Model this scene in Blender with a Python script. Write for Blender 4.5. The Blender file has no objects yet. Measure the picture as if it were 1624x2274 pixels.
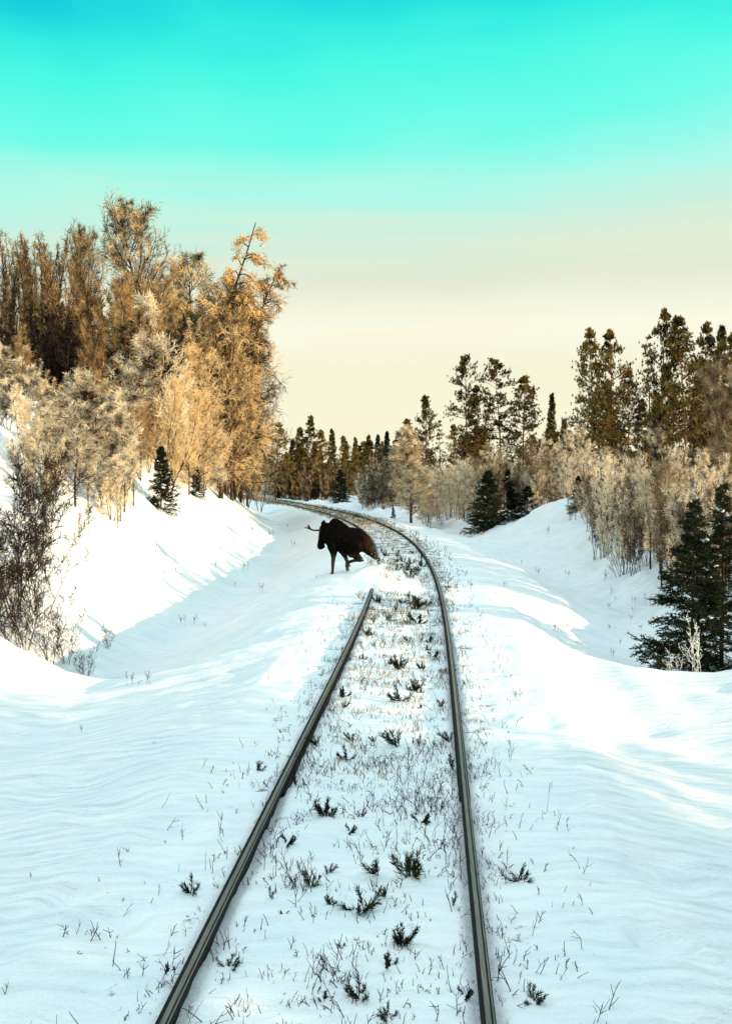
import bpy, math, random
import numpy as np
from mathutils import Vector, Matrix

sc = bpy.context.scene
COL = sc.collection
R = math.radians

# ------------------------------------------------------------------ camera, sky, sun, exposure
F, H, CX, HZ = 2600.0, 2.52, 812.0, 1055.0      # focal length in photo px (1624 wide), eye height, centre, horizon row
cam_d = bpy.data.cameras.new('camera')
cam = bpy.data.objects.new('camera', cam_d); COL.objects.link(cam)
cam.location = (0, 0, H); cam.rotation_euler = (R(90), 0, 0)
cam_d.sensor_fit = 'VERTICAL'; cam_d.sensor_height = 36.0; cam_d.sensor_width = 36.0
cam_d.lens = F / 2273.0 * 36.0
cam_d.shift_y = -81.5 / 2273.0
cam_d.clip_start = 0.1; cam_d.clip_end = 5000
sc.camera = cam

SUN_EL, SUN_AZ = 12.0, -30.0           # degrees; azimuth measured from +X towards +Y
world = bpy.data.worlds.new('World'); sc.world = world; world.use_nodes = True
wn, wl = world.node_tree.nodes, world.node_tree.links
wn.clear()

def srgb(r, g, b):
    f = lambda c: (c / 255 / 12.92) if c / 255 <= 0.04045 else ((c / 255 + 0.055) / 1.055) ** 2.4
    return (f(r), f(g), f(b), 1.0)

def build_world():
    out = wn.new('ShaderNodeOutputWorld'); bg = wn.new('ShaderNodeBackground')
    tc = wn.new('ShaderNodeTexCoord'); sep = wn.new('ShaderNodeSeparateXYZ')
    wl.new(tc.outputs['Generated'], sep.inputs[0])
    # long thin cloud veils: noise stretched along the horizon
    mp = wn.new('ShaderNodeMapping'); mp.inputs['Scale'].default_value = (1.5, 1.5, 30)
    wl.new(tc.outputs['Generated'], mp.inputs[0])
    nz = wn.new('ShaderNodeTexNoise'); nz.inputs['Scale'].default_value = 1.6
    nz.inputs['Detail'].default_value = 5; nz.inputs['Roughness'].default_value = 0.5
    wl.new(mp.outputs[0], nz.inputs['Vector'])
    # height in the sky, bent a little by noise and by the side of the sun
    mp2 = wn.new('ShaderNodeMapping'); mp2.inputs['Scale'].default_value = (2, 2, 5)
    wl.new(tc.outputs['Generated'], mp2.inputs[0])
    n2 = wn.new('ShaderNodeTexNoise'); n2.inputs['Scale'].default_value = 1.3; n2.inputs['Detail'].default_value = 4
    wl.new(mp2.outputs[0], n2.inputs['Vector'])
    m1 = wn.new('ShaderNodeMath'); m1.operation = 'MULTIPLY_ADD'
    m1.inputs[1].default_value = 0.12; m1.inputs[2].default_value = -0.06
    wl.new(n2.outputs['Fac'], m1.inputs[0])
    m2 = wn.new('ShaderNodeMath'); m2.operation = 'MULTIPLY_ADD'; m2.inputs[1].default_value = -0.08
    wl.new(sep.outputs['X'], m2.inputs[0]); wl.new(m1.outputs[0], m2.inputs[2])
    m3 = wn.new('ShaderNodeMath'); m3.operation = 'MULTIPLY'
    wl.new(m2.outputs[0], m3.inputs[0])
    lift = wn.new('ShaderNodeMapRange'); lift.inputs['From Min'].default_value = 0.02; lift.inputs['From Max'].default_value = 0.3
    wl.new(sep.outputs['Z'], lift.inputs['Value']); wl.new(lift.outputs[0], m3.inputs[1])
    m4 = wn.new('ShaderNodeMath'); m4.operation = 'ADD'
    wl.new(m3.outputs[0], m4.inputs[0]); wl.new(sep.outputs['Z'], m4.inputs[1])
    ramp = wn.new('ShaderNodeValToRGB'); cr = ramp.color_ramp
    stops = [(0.0, srgb(243, 238, 208)), (0.045, srgb(243, 239, 210)), (0.085, srgb(238, 236, 208)), (0.118, srgb(244, 244, 224)),
             (0.158, srgb(230, 236, 214)), (0.20, srgb(206, 240, 224)), (0.242, srgb(172, 250, 234)), (0.285, srgb(112, 253, 234)),
             (0.330, srgb(78, 250, 228)), (0.360, srgb(52, 236, 226)), (0.386, srgb(24, 206, 221)), (0.42, srgb(40, 180, 220)), (0.52, (.77, .93, .96, 1)), (1.0, (.81, .95, .97, 1))]
    while len(cr.elements) < len(stops): cr.elements.new(0.5)
    for e, (p, c) in zip(cr.elements, stops): e.position = p; e.color = tuple(x * ((.89 if p < .15 else .82) if p < .5 else 1.0) for x in c[:3]) + (1,)
    wl.new(m4.outputs[0], ramp.inputs[0])
    # veils tint the lower sky
    mr = wn.new('ShaderNodeMapRange'); mr.inputs['From Min'].default_value = 0.45; mr.inputs['From Max'].default_value = 0.72
    wl.new(nz.outputs['Fac'], mr.inputs['Value'])
    low = wn.new('ShaderNodeMapRange'); low.inputs['From Min'].default_value = 0.27; low.inputs['From Max'].default_value = 0.12
    low.inputs['To Max'].default_value = 0.75
    wl.new(sep.outputs['Z'], low.inputs['Value'])
    mm = wn.new('ShaderNodeMath'); mm.operation = 'MULTIPLY'
    wl.new(mr.outputs[0], mm.inputs[0]); wl.new(low.outputs[0], mm.inputs[1])
    mix = wn.new('ShaderNodeMix'); mix.data_type = 'RGBA'; mix.inputs['B'].default_value = srgb(230, 222, 190)
    wl.new(mm.outputs[0], mix.inputs['Factor']); wl.new(ramp.outputs[0], mix.inputs['A'])
    # physical sky adds its light overhead
    sky = wn.new('ShaderNodeTexSky'); sky.sky_type = 'NISHITA'; sky.sun_disc = False
    sky.sun_elevation = R(SUN_EL); sky.sun_rotation = R(90 - SUN_AZ)
    over = wn.new('ShaderNodeMapRange'); over.inputs['From Min'].default_value = 0.42; over.inputs['From Max'].default_value = 0.7
    over.inputs['To Max'].default_value = 0.04
    wl.new(sep.outputs['Z'], over.inputs['Value'])
    sc_ = wn.new('ShaderNodeVectorMath'); sc_.operation = 'SCALE'
    wl.new(sky.outputs[0], sc_.inputs[0]); wl.new(over.outputs[0], sc_.inputs['Scale'])
    add = wn.new('ShaderNodeVectorMath'); add.operation = 'ADD'
    wl.new(mix.outputs['Result'], add.inputs[0]); wl.new(sc_.outputs[0], add.inputs[1])
    wl.new(add.outputs[0], bg.inputs['Color']); bg.inputs['Strength'].default_value = 1.0
    wl.new(bg.outputs[0], out.inputs['Surface'])
build_world()

sun_d = bpy.data.lights.new('sun', 'SUN'); sun_d.energy = 5.0; sun_d.angle = R(0.5); sun_d.color = (1.0, 0.70, 0.38)
sun = bpy.data.objects.new('sun', sun_d); COL.objects.link(sun)
sdir = Vector((math.cos(R(SUN_AZ)) * math.cos(R(SUN_EL)), math.sin(R(SUN_AZ)) * math.cos(R(SUN_EL)), math.sin(R(SUN_EL))))
sun.rotation_euler = sdir.to_track_quat('Z', 'Y').to_euler(); sun.location = sdir * 100
sc.view_settings.view_transform = 'Standard'; sc.view_settings.look = 'None'
sc.view_settings.exposure = 0.28; sc.view_settings.gamma = 1.0
sc.cycles.max_bounces = 6; sc.cycles.diffuse_bounces = 3; sc.cycles.transparent_max_bounces = 4

# ------------------------------------------------------------------ helpers
def mesh(name, V, faces, mats, smooth=False, midx=None):
    """faces: one (n,k) int array or a list of such arrays with different k"""
    if not isinstance(faces, list): faces = [faces]
    faces = [np.asarray(f, np.int32) for f in faces if len(f)]
    V = np.asarray(V, np.float32)
    me = bpy.data.meshes.new(name)
    me.vertices.add(len(V)); me.vertices.foreach_set('co', V.ravel())
    loops = np.concatenate([f.ravel() for f in faces]); tot = np.concatenate([np.full(len(f), f.shape[1], np.int32) for f in faces])
    me.loops.add(len(loops)); me.loops.foreach_set('vertex_index', loops)
    me.polygons.add(len(tot)); st = np.zeros(len(tot), np.int32); st[1:] = np.cumsum(tot)[:-1]
    me.polygons.foreach_set('loop_start', st)
    try: me.polygons.foreach_set('loop_total', tot)
    except Exception: pass
    if midx is not None: me.polygons.foreach_set('material_index', np.asarray(midx, np.int32))
    me.polygons.foreach_set('use_smooth', np.full(len(tot), bool(smooth)))
    for m in (mats if isinstance(mats, (list, tuple)) else [mats]): me.materials.append(m)
    me.update(calc_edges=True)
    return me

def link(name, me, parent=None, loc=None):
    o = bpy.data.objects.new(name, me); COL.objects.link(o)
    if parent is not None: o.parent = parent
    if loc is not None: o.location = loc
    return o

def tag(o, label=None, cat=None, group=None, kind=None):
    if label: o['label'] = label
    if cat: o['category'] = cat
    if group: o['group'] = group
    if kind: o['kind'] = kind
    return o

def norm(a): return a / np.maximum(np.linalg.norm(a, axis=-1, keepdims=True), 1e-9)

def tubes(P, Rr, sides=3):
    """P (N,k,3) polylines, Rr (N,k) radii -> verts, quads"""
    N, k, _ = P.shape
    T = np.zeros_like(P); T[:, 1:-1] = P[:, 2:] - P[:, :-2]; T[:, 0] = P[:, 1] - P[:, 0]; T[:, -1] = P[:, -1] - P[:, -2]
    T = norm(T)
    up = np.where(np.abs(T[..., 2:3]) > 0.9, np.array([1.0, 0, 0]), np.array([0, 0, 1.0]))
    A = norm(np.cross(T, up)); B = np.cross(T, A)
    ang = np.arange(sides) * 2 * np.pi / sides
    V = P[:, :, None, :] + Rr[:, :, None, None] * (np.cos(ang)[None, None, :, None] * A[:, :, None, :] + np.sin(ang)[None, None, :, None] * B[:, :, None, :])
    idx = np.arange(N * k * sides).reshape(N, k, sides)
    a = idx[:, :-1, :]; b = idx[:, 1:, :]
    q = np.stack([a, np.roll(a, -1, 2), np.roll(b, -1, 2), b], -1).reshape(-1, 4)
    return V.reshape(-1, 3), q

def merge(parts):
    Vs, Fs, off = [], [], 0
    for V, f in parts:
        Vs.append(V); Fs.append(f + off); off += len(V)
    by = {}
    for f in Fs: by.setdefault(f.shape[1], []).append(f)
    return np.concatenate(Vs), [np.concatenate(v) for v in by.values()]

def grow(rng, o, d, L, nseg, wander=0.1, trop=(0, 0, 0)):
    trop = np.asarray(trop, float)
    pts = [o]; ds = [d]; cur = d; step = (L / nseg)[:, None]; p = o
    for i in range(nseg):
        cur = norm(cur + wander * rng.normal(size=cur.shape) + trop)
        p = p + cur * step
        pts.append(p); ds.append(cur)
    return np.stack(pts, 1), np.stack(ds, 1)

def spawn(rng, P, D, m, t0, t1, ang, sd):
    N, k, _ = P.shape
    t = t0 + (t1 - t0) * (np.arange(m)[None] + rng.random((N, m))) / m
    x = t * (k - 1); i = np.clip(x.astype(int), 0, k - 2); fr = (x - i)[..., None]
    n = np.arange(N)[:, None]
    o = P[n, i] * (1 - fr) + P[n, i + 1] * fr
    d = D[n, i + 1]
    r = rng.normal(size=d.shape); perp = norm(r - (r * d).sum(-1, keepdims=True) * d)
    a = R(1) * (ang + sd * rng.normal(size=t.shape))[..., None]
    nd = np.cos(a) * d + np.sin(a) * perp
    return o.reshape(-1, 3), norm(nd).reshape(-1, 3), t.reshape(-1)

def ss(a, b, x):
    t = np.clip((x - a) / (b - a), 0, 1); return t * t * (3 - 2 * t)

def vnoise(x, y, seed=0):
    """smooth value noise on the plane"""
    xi = np.floor(x).astype(np.int64); yi = np.floor(y).astype(np.int64); fx = x - xi; fy = y - yi
    def h(a, b):
        n = (a * 374761393 + b * 668265263 + seed * 1442695041) & 0xFFFFFFFF
        n = ((n ^ (n >> 13)) * 1274126177) & 0xFFFFFFFF
        return ((n ^ (n >> 16)) & 0xFFFF) / 65535.0
    ux = fx * fx * (3 - 2 * fx); uy = fy * fy * (3 - 2 * fy)
    return (h(xi, yi) * (1 - ux) + h(xi + 1, yi) * ux) * (1 - uy) + (h(xi, yi + 1) * (1 - ux) + h(xi + 1, yi + 1) * ux) * uy - 0.5

# ------------------------------------------------------------------ the line of the track and the lie of the land
CF = [-8.735769495508691e-10, 3.673880295266866e-07, -5.176174874400646e-05, 0.0014396945267651049, 0.04268817521761738, -0.4496550499948318]
def Xc(y):
    y = np.asarray(y, float); yc = np.clip(y, 3, 150)
    return np.polyval(CF, yc) + (y - yc) * np.polyval(np.polyder(CF), yc)

def ip(y, xs, vs): return np.interp(y, xs, vs)

def terrain(x, y, fine=True):
    x = np.asarray(x, float); y = np.asarray(y, float)
    s = x - Xc(y); a = np.abs(s)
    sp = lambda t, k: np.log1p(np.exp(np.clip(t * k, -40, 40))) / k
    # near: the level crossing either side of the rails
    nl = np.interp(a, [0, 1.7, 2.6, 4.3, 5.2, 7.5, 11, 16, 25, 60, 400], [-.07, -.08, -.22, -.50, -.48, -.16, .55, 1.9, 3.4, 5, 5])
    nr = np.interp(a, [0, 1.8, 2.8, 5, 10, 18, 30, 60, 400], [-.07, -.08, -.26, -.30, -.22, .3, 1.2, 2.5, 2.5])
    # beyond: embankment, ditch, banks
    ad = ip(y, [10, 20, 40, 60, 90, 110, 130, 160], [6.4, 6.2, 5.6, 4.6, 3.9, 3.9, 5.0, 6.0]); zd = ip(y, [18, 24, 40, 60, 90, 120], [1.9, 2.0, 1.75, 1.3, .8, .5])
    pl = ip(y, [20, 60, 90, 120, 160, 220], [17, 15, 7.5, 2.4, 1.2, 1.0]); sl = ip(y, [20, 45, 60, 90, 120], [.66, .78, .78, .78, .8])
    rise = sl * sp(a - ad - .4, 1.6)
    rise = pl * np.tanh(rise / pl)
    emb = -.07 - (zd - .07) * ss(1.5, np.maximum(ad, 2.6), a)
    fl = emb + rise
    zr = ip(y, [18, 22, 30, 45, 60, 90, 140], [1.25, 1.15, .8, .6, .75, .6, .45])
    er = -.07 - (zr - .07) * ss(1.7, 5.0, a)
    rb = ip(y, [18, 30, 55, 75, 110, 150, 200], [1.7, 1.9, 2.0, 1.3, .9, .5, .7])
    fr = er + rb * ss(4.6, ip(y, [20, 40, 90, 130], [9.5, 10, 14, 30]), a)
    mound = .92 * np.exp(-((x - 8.6) / 3.2) ** 2 - ((y - 51) / 7.5) ** 2)
    fr = fr + mound
    yl = y - .95 * np.clip(a - 4.4, 0, 6)
    wl_ = ss(17.0, 21.6, yl)
    wr_ = ss(16.2, 20.5, y)
    far = ss(150, 260, y)
    z = np.where(s < 0, nl * (1 - wl_) + fl * wl_, nr * (1 - wr_) + fr * wr_)
    z = z * (1 - far) + (.2 + .8 * vnoise(x / 40, y / 40, 9)) * far * ss(3, 20, a) + z * far * (1 - ss(3, 20, a))
    # soft unevenness everywhere off the bed
    off = ss(1.6, 4.0, a)
    z = z + off * (0.22 * vnoise(x / 3.1, y / 3.7, 1) + 0.13 * vnoise(x / 1.1, y / 1.3, 2) + .05 * vnoise(x / .5, y / .55, 23) + .5 * ss(14, 40, a) * vnoise(x / 9, y / 9, 5))
    # rough toes of the banks: tufts and tracks under the snow
    rough = np.where(s < 0, ss(ad + .6, ad + 3, a) * wl_, ss(4, 6.5, a) * wr_)
    z = z + rough * (0.42 * vnoise(x / .9, y / 1.0, 3) + 0.20 * vnoise(x / .38, y / .42, 4))
    # long drifts running down the flanks, as the wind and slides leave them
    flank = np.where(s < 0, ss(1.6, 2.6, a) * (1 - ss(ad + 8, ad + 13, a)), ss(2.2, 3.2, a) * (1 - ss(7, 9, a)))
    left = flank * (0.24 * vnoise(y / .85 + 0.25 * a, s / 5.0, 6) + .09 * vnoise(y / .36 + .3 * a, s / 2.2, 26))
    sf = s - .055 * (45 - y) * ss(2, 6, a)
    right = flank * (0.17 * vnoise(sf / .75, y / 11, 6) + .085 * vnoise(sf / .3, y / 5.0, 16) + .05 * vnoise(sf / .16, y / 2.2, 17))
    z = z + np.where(s < 0, left, right) * ss(10, 18, y)
    if fine:
        wob = vnoise(x / 1.7, y / 1.7, 21) * 1.6
        z = z + off * (0.030 * vnoise(x / .9 + wob, y / .30 + wob, 7) + .03 * vnoise(x / .45 + wob, y / .5, 18)) + (1 - off) * (0.045 * vnoise(x / .42, y / .40, 8) + 0.028 * vnoise(x / .15, y / .16, 12))
        # hollows and old prints
        for (hx, hy, hr, hd) in PITS:
            z = z - hd * np.exp(-(((x - hx) / hr) ** 2 + ((y - hy) / (hr * 1.25)) ** 2) ** 1.4)
        # snow packed low beside the railheads, drift where the animal kicks it up
        for q in (-.75, .75):
            z = z - 0.03 * np.exp(-(np.abs(s - q) / .075) ** 4)
        z = z + 0.23 * np.exp(-((s + .70) / .45) ** 2 - ((y - 30.6) / 4.7) ** 2)
    return z

PITS = [(1.62, 6.6, .13, 0.160), (1.75, 6.55, .1, 0.096), (2.05, 7.9, .30, 0.112), (1.55, 9.4, .24, 0.080), (-1.55, 6.9, .15, 0.096), (-1.38, 6.8, .12, 0.080), (-1.85, 7.3, .14, 0.096),
        (-2.1, 9.5, .35, 0.096), (-1.4, 8.6, .2, 0.072), (2.6, 11.8, .35, 0.096), (3.1, 13.2, .3, 0.096), (-1.2, 10.4, .22, 0.064), (1.9, 12.4, .2, 0.080), (-2.7, 10.6, .5, 0.112)]

def ground_z(x, y): return float(terrain(np.array([x]), np.array([y]))[0])
def at(u, d, z=None):
    """point on the ground seen at photo column u and distance d"""
    x = (u - CX) / F * d
    return Vector((x, d, ground_z(x, d) if z is None else z))
def hit(u, v):
    """first ground point on the ray through photo pixel (u, v)"""
    d = np.geomspace(4, 260, 6000)
    x = (u - CX) / F * d; zr = H - (v - HZ) / F * d
    g = terrain(x, d); k = np.argmax(g >= zr)
    return Vector((x[k], d[k], g[k]))

# ------------------------------------------------------------------ materials
def nodes(name):
    m = bpy.data.materials.new(name); m.use_nodes = True
    nt = m.node_tree; b = nt.nodes['Principled BSDF']
    return m, nt, b
def setp(b, rough=0.8, spec=0.2, metal=0.0):
    b.inputs['Roughness'].default_value = rough; b.inputs['Metallic'].default_value = metal
    b.inputs['Specular IOR Level'].default_value = spec
def noise_mix(nt, c1, c2, scale, lo=0.35, hi=0.65, detail=3, coord='Object', rnd=0.0):
    tc = nt.nodes.new('ShaderNodeTexCoord'); nz = nt.nodes.new('ShaderNodeTexNoise')
    nz.inputs['Scale'].default_value = scale; nz.inputs['Detail'].default_value = detail
    nt.links.new(tc.outputs[coord], nz.inputs['Vector'])
    mr = nt.nodes.new('ShaderNodeMapRange'); mr.inputs['From Min'].default_value = lo; mr.inputs['From Max'].default_value = hi
    if rnd:
        oi = nt.nodes.new('ShaderNodeObjectInfo'); ma = nt.nodes.new('ShaderNodeMath'); ma.operation = 'MULTIPLY_ADD'
        ma.inputs[1].default_value = rnd; nt.links.new(oi.outputs['Random'], ma.inputs[0])
        sb = nt.nodes.new('ShaderNodeMath'); sb.operation = 'ADD'; sb.inputs[1].default_value = -rnd / 2
        nt.links.new(nz.outputs['Fac'], ma.inputs[2]); nt.links.new(ma.outputs[0], sb.inputs[0]); nt.links.new(sb.outputs[0], mr.inputs['Value'])
    else: nt.links.new(nz.outputs['Fac'], mr.inputs['Value'])
    mx = nt.nodes.new('ShaderNodeMix'); mx.data_type = 'RGBA'
    mx.inputs['A'].default_value = (*c1, 1); mx.inputs['B'].default_value = (*c2, 1)
    nt.links.new(mr.outputs[0], mx.inputs['Factor'])
    return mx, nz, tc
def simple(name, c1, c2, scale=4, lo=.35, hi=.65, rough=.85, spec=.15, metal=0, rnd=0.0, trans=0.0):
    m, nt, b = nodes(name); setp(b, rough, spec, metal)
    mx, _, _ = noise_mix(nt, c1, c2, scale, lo, hi, rnd=rnd)
    nt.links.new(mx.outputs['Result'], b.inputs['Base Color'])
    if trans:
        t = nt.nodes.new('ShaderNodeBsdfTranslucent'); nt.links.new(mx.outputs['Result'], t.inputs['Color'])
        ms = nt.nodes.new('ShaderNodeMixShader'); ms.inputs[0].default_value = trans
        nt.links.new(b.outputs[0], ms.inputs[1]); nt.links.new(t.outputs[0], ms.inputs[2])
        nt.links.new(ms.outputs[0], nt.nodes['Material Output'].inputs['Surface'])
    return m

M = {}
M['bark_dark'] = simple('bark_dark', (.030, .018, .010), (.075, .045, .026), 9)
M['bark_birch'] = simple('bark_birch', (.03, .017, .010), (.17, .11, .07), 5, .42, .66)
M['bark_pine'] = simple('bark_pine', (.06, .03, .014), (.22, .095, .035), 3)
M['frost_gold'] = simple('frost_gold', (.035, .016, .006), (.97, .74, .42), 2.4, .35, .57, rnd=.3, trans=.25)
M['frost_pale'] = simple('frost_pale', (.05, .030, .017), (.95, .84, .64), 2.4, .34, .57, rnd=.25, trans=.25)
M['frost_white'] = simple('frost_white', (.045, .028, .018), (.97, .83, .63), 2.6, .34, .57, rnd=.35, trans=.25)
M['frost_sunlit'] = simple('frost_sunlit', (.30, .20, .11), (.97, .85, .63), 2.6, .30, .52, rnd=.15, trans=.25)  # sunlight on the bend birch and scrub put into a brighter frost colour
M['twig_brown'] = simple('twig_brown', (.030, .015, .007), (.52, .34, .15), 1.8, .36, .66, rnd=.25)
M['twig_dark'] = simple('twig_dark', (.008, .006, .006), (.035, .022, .015), .8)  # unfrosted twigs; shade on the ditch shrubs deepened into the colour
M['twig_lichen'] = simple('twig_lichen', (.05, .032, .018), (.40, .29, .17), 1.2)
M['catkin'] = simple('catkin', (.42, .20, .03), (.85, .50, .12), 3, trans=.3)
M['pine_needles'] = simple('pine_needles', (.006, .007, .003), (.30, .215, .05), 1.3, .36, .66, rnd=.2, trans=.2)
M['spruce_needles'] = simple('spruce_needles', (.0035, .009, .0045), (.022, .034, .012), 1.4, .36, .66, rnd=.15)
M['haze_needles'] = simple('haze_needles', (.008, .014, .014), (.10, .14, .15), .9, .40, .66, rnd=.2)  # bluish distance haze put into the needle colour of far spruces
M['sprig'] = simple('sprig', (.005, .008, .005), (.035, .040, .010), 14, rnd=.3)
M['stalk'] = simple('stalk', (.012, .010, .014), (.05, .03, .022), 3)
M['drygrass'] = simple('drygrass', (.11, .065, .025), (.40, .27, .11), .6)
M['snow_lump'] = simple('snow_lump', (.80, .84, .88), (.90, .92, .93), 3, rough=.7)

def snow_material():
    m, nt, b = nodes('snow'); setp(b, .62, .12)
    N = nt.nodes.new; Lk = nt.links.new
    mx, nz, tc = noise_mix(nt, (.80, .855, .885), (.90, .915, .92), 1.2)
    # soil, dead grass and ballast showing through on the bed
    at_ = N('ShaderNodeAttribute'); at_.attribute_name = 'bare'
    n2 = N('ShaderNodeTexNoise'); n2.inputs['Scale'].default_value = 3.0; n2.inputs['Detail'].default_value = 8; n2.inputs['Roughness'].default_value = .75
    Lk(tc.outputs['Object'], n2.inputs['Vector'])
    ad = N('ShaderNodeMath'); ad.operation = 'MULTIPLY_ADD'; ad.inputs[1].default_value = 1.0; ad.inputs[2].default_value = -1.0
    Lk(n2.outputs['Fac'], ad.inputs[0])
    s2 = N('ShaderNodeMath'); s2.operation = 'ADD'; Lk(ad.outputs[0], s2.inputs[0]); Lk(at_.outputs['Fac'], s2.inputs[1])
    mr = N('ShaderNodeMapRange'); mr.inputs['From Min'].default_value = 0.0; mr.inputs['From Max'].default_value = .10
    Lk(s2.outputs[0], mr.inputs['Value'])
    n3 = N('ShaderNodeTexNoise'); n3.inputs['Scale'].default_value = 9; n3.inputs['Detail'].default_value = 4
    Lk(tc.outputs['Object'], n3.inputs['Vector'])
    rp = N('ShaderNodeValToRGB'); rp.color_ramp.elements[0].color = (.035, .024, .016, 1); rp.color_ramp.elements[1].color = (.30, .19, .085, 1)
    rp.color_ramp.elements[0].position = .35; rp.color_ramp.elements[1].position = .7
    Lk(n3.outputs['Fac'], rp.inputs[0])
    m2 = N('ShaderNodeMix'); m2.data_type = 'RGBA'; Lk(mr.outputs[0], m2.inputs['Factor']); Lk(mx.outputs['Result'], m2.inputs['A']); Lk(rp.outputs[0], m2.inputs['B'])
    Lk(m2.outputs['Result'], b.inputs['Base Color'])
    # wind-crust ripples and grain
    mp = N('ShaderNodeMapping'); mp.inputs['Scale'].default_value = (1.0, 3.2, 1.0); mp.inputs['Rotation'].default_value = (0, 0, R(6)); Lk(tc.outputs['Object'], mp.inputs[0])
    r1 = N('ShaderNodeTexNoise'); r1.inputs['Scale'].default_value = 2.4; r1.inputs['Detail'].default_value = 6; r1.inputs['Roughness'].default_value = .6; r1.inputs['Distortion'].default_value = .8
    Lk(mp.outputs[0], r1.inputs['Vector'])
    b1 = N('ShaderNodeBump'); b1.inputs['Strength'].default_value = .85; b1.inputs['Distance'].default_value = .10; ra = N('ShaderNodeAttribute'); ra.attribute_name = 'drift'; rm = N('ShaderNodeMath'); rm.operation = 'MULTIPLY'; Lk(r1.outputs['Fac'], rm.inputs[0]); Lk(ra.outputs['Fac'], rm.inputs[1]); Lk(rm.outputs[0], b1.inputs['Height'])
    r2 = N('ShaderNodeTexNoise'); r2.inputs['Scale'].default_value = 45; r2.inputs['Detail'].default_value = 3; Lk(tc.outputs['Object'], r2.inputs['Vector'])
    b2 = N('ShaderNodeBump'); b2.inputs['Strength'].default_value = .6; b2.inputs['Distance'].default_value = .012; Lk(r2.outputs['Fac'], b2.inputs['Height']); Lk(b1.outputs[0], b2.inputs['Normal'])
    Lk(b2.outputs[0], b.inputs['Normal'])
    return m
M['snow'] = snow_material()

def steel(name, c1, c2, rough, metal):
    m, nt, b = nodes(name); setp(b, rough, .12, metal)
    tc = nt.nodes.new('ShaderNodeTexCoord'); mp = nt.nodes.new('ShaderNodeMapping'); mp.inputs['Scale'].default_value = (55, .7, 20)
    nz = nt.nodes.new('ShaderNodeTexNoise'); nz.inputs['Scale'].default_value = 2; nz.inputs['Detail'].default_value = 5
    nt.links.new(tc.outputs['Object'], mp.inputs[0]); nt.links.new(mp.outputs[0], nz.inputs['Vector'])
    mx = nt.nodes.new('ShaderNodeMix'); mx.data_type = 'RGBA'; mx.inputs['A'].default_value = (*c1, 1); mx.inputs['B'].default_value = (*c2, 1)
    nt.links.new(nz.outputs['Fac'], mx.inputs['Factor']); nt.links.new(mx.outputs['Result'], b.inputs['Base Color'])
    return m
M['rime'] = simple('rime', (.55, .54, .52), (.90, .89, .86), 6)
M['rail_rust'] = steel('rail_rust', (.004, .0037, .0037), (.014, .011, .010), .75, .0)
M['rail_top'] = steel('rail_top', (.010, .009, .008), (.32, .285, .24), .42, .12)

# ------------------------------------------------------------------ ground
def build_ground():
    ys = [-40]
    for y in (-30, -20, -12, -6, -2, 1, 2.5): ys.append(y)
    y = 3.5
    while y < 900:
        ys.append(y); y += max(0.032, 0.0062 * y)
    ys = np.array(ys + [2500.0])
    p = [0.0]
    while p[-1] < 700:
        q = p[-1]; p.append(q + (0.03 if q < 2.2 else 0.03 + 0.022 * (q - 2.2) if q < 30 else 0.1 * q))
    p = np.array(p); s = np.concatenate([-p[:0:-1], p])
    S, Y = np.meshgrid(s, ys); X = Xc(Y) + S; Z = terrain(X, Y)
    ny, nx = X.shape
    idx = np.arange(ny * nx).reshape(ny, nx)
    q = np.stack([idx[:-1, :-1], idx[:-1, 1:], idx[1:, 1:], idx[1:, :-1]], -1).reshape(-1, 4)
    me = mesh('ground', np.stack([X, Y, Z], -1).reshape(-1, 3), q, M['snow'], True)
    A = np.abs(S)
    bed = 1 - ss(1.1, 1.75, A)
    bare = bed * np.interp(Y, [0, 14, 26, 34, 45, 60, 80, 140, 200], [.37, .42, .46, .49, .53, .55, .56, .57, .57])
    # banks by the far line: ballast shoulder shows as a dark band
    bare = np.maximum(bare, (1 - ss(1.7, 2.3, A)) * ss(70, 110, Y) * .60 * (S < 0))
    bare = bare * (1 - .9 * np.exp(-((S + .35) / .9) ** 4 - ((Y - 28.5) / 3.4) ** 4))   # fresh powder lies here
    at_ = me.attributes.new('bare', 'FLOAT', 'POINT'); at_.data.foreach_set('value', bare.astype(np.float32).ravel())
    dr = me.attributes.new('drift', 'FLOAT', 'POINT'); dr.data.foreach_set('value', (.45 + .55 * ss(.9, 2.4, A)).astype(np.float32).ravel())
    return tag(link('snowy_ground', me), 'snow-covered embankment, ditches and banks either side of the single track', kind='structure')
build_ground()

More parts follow.
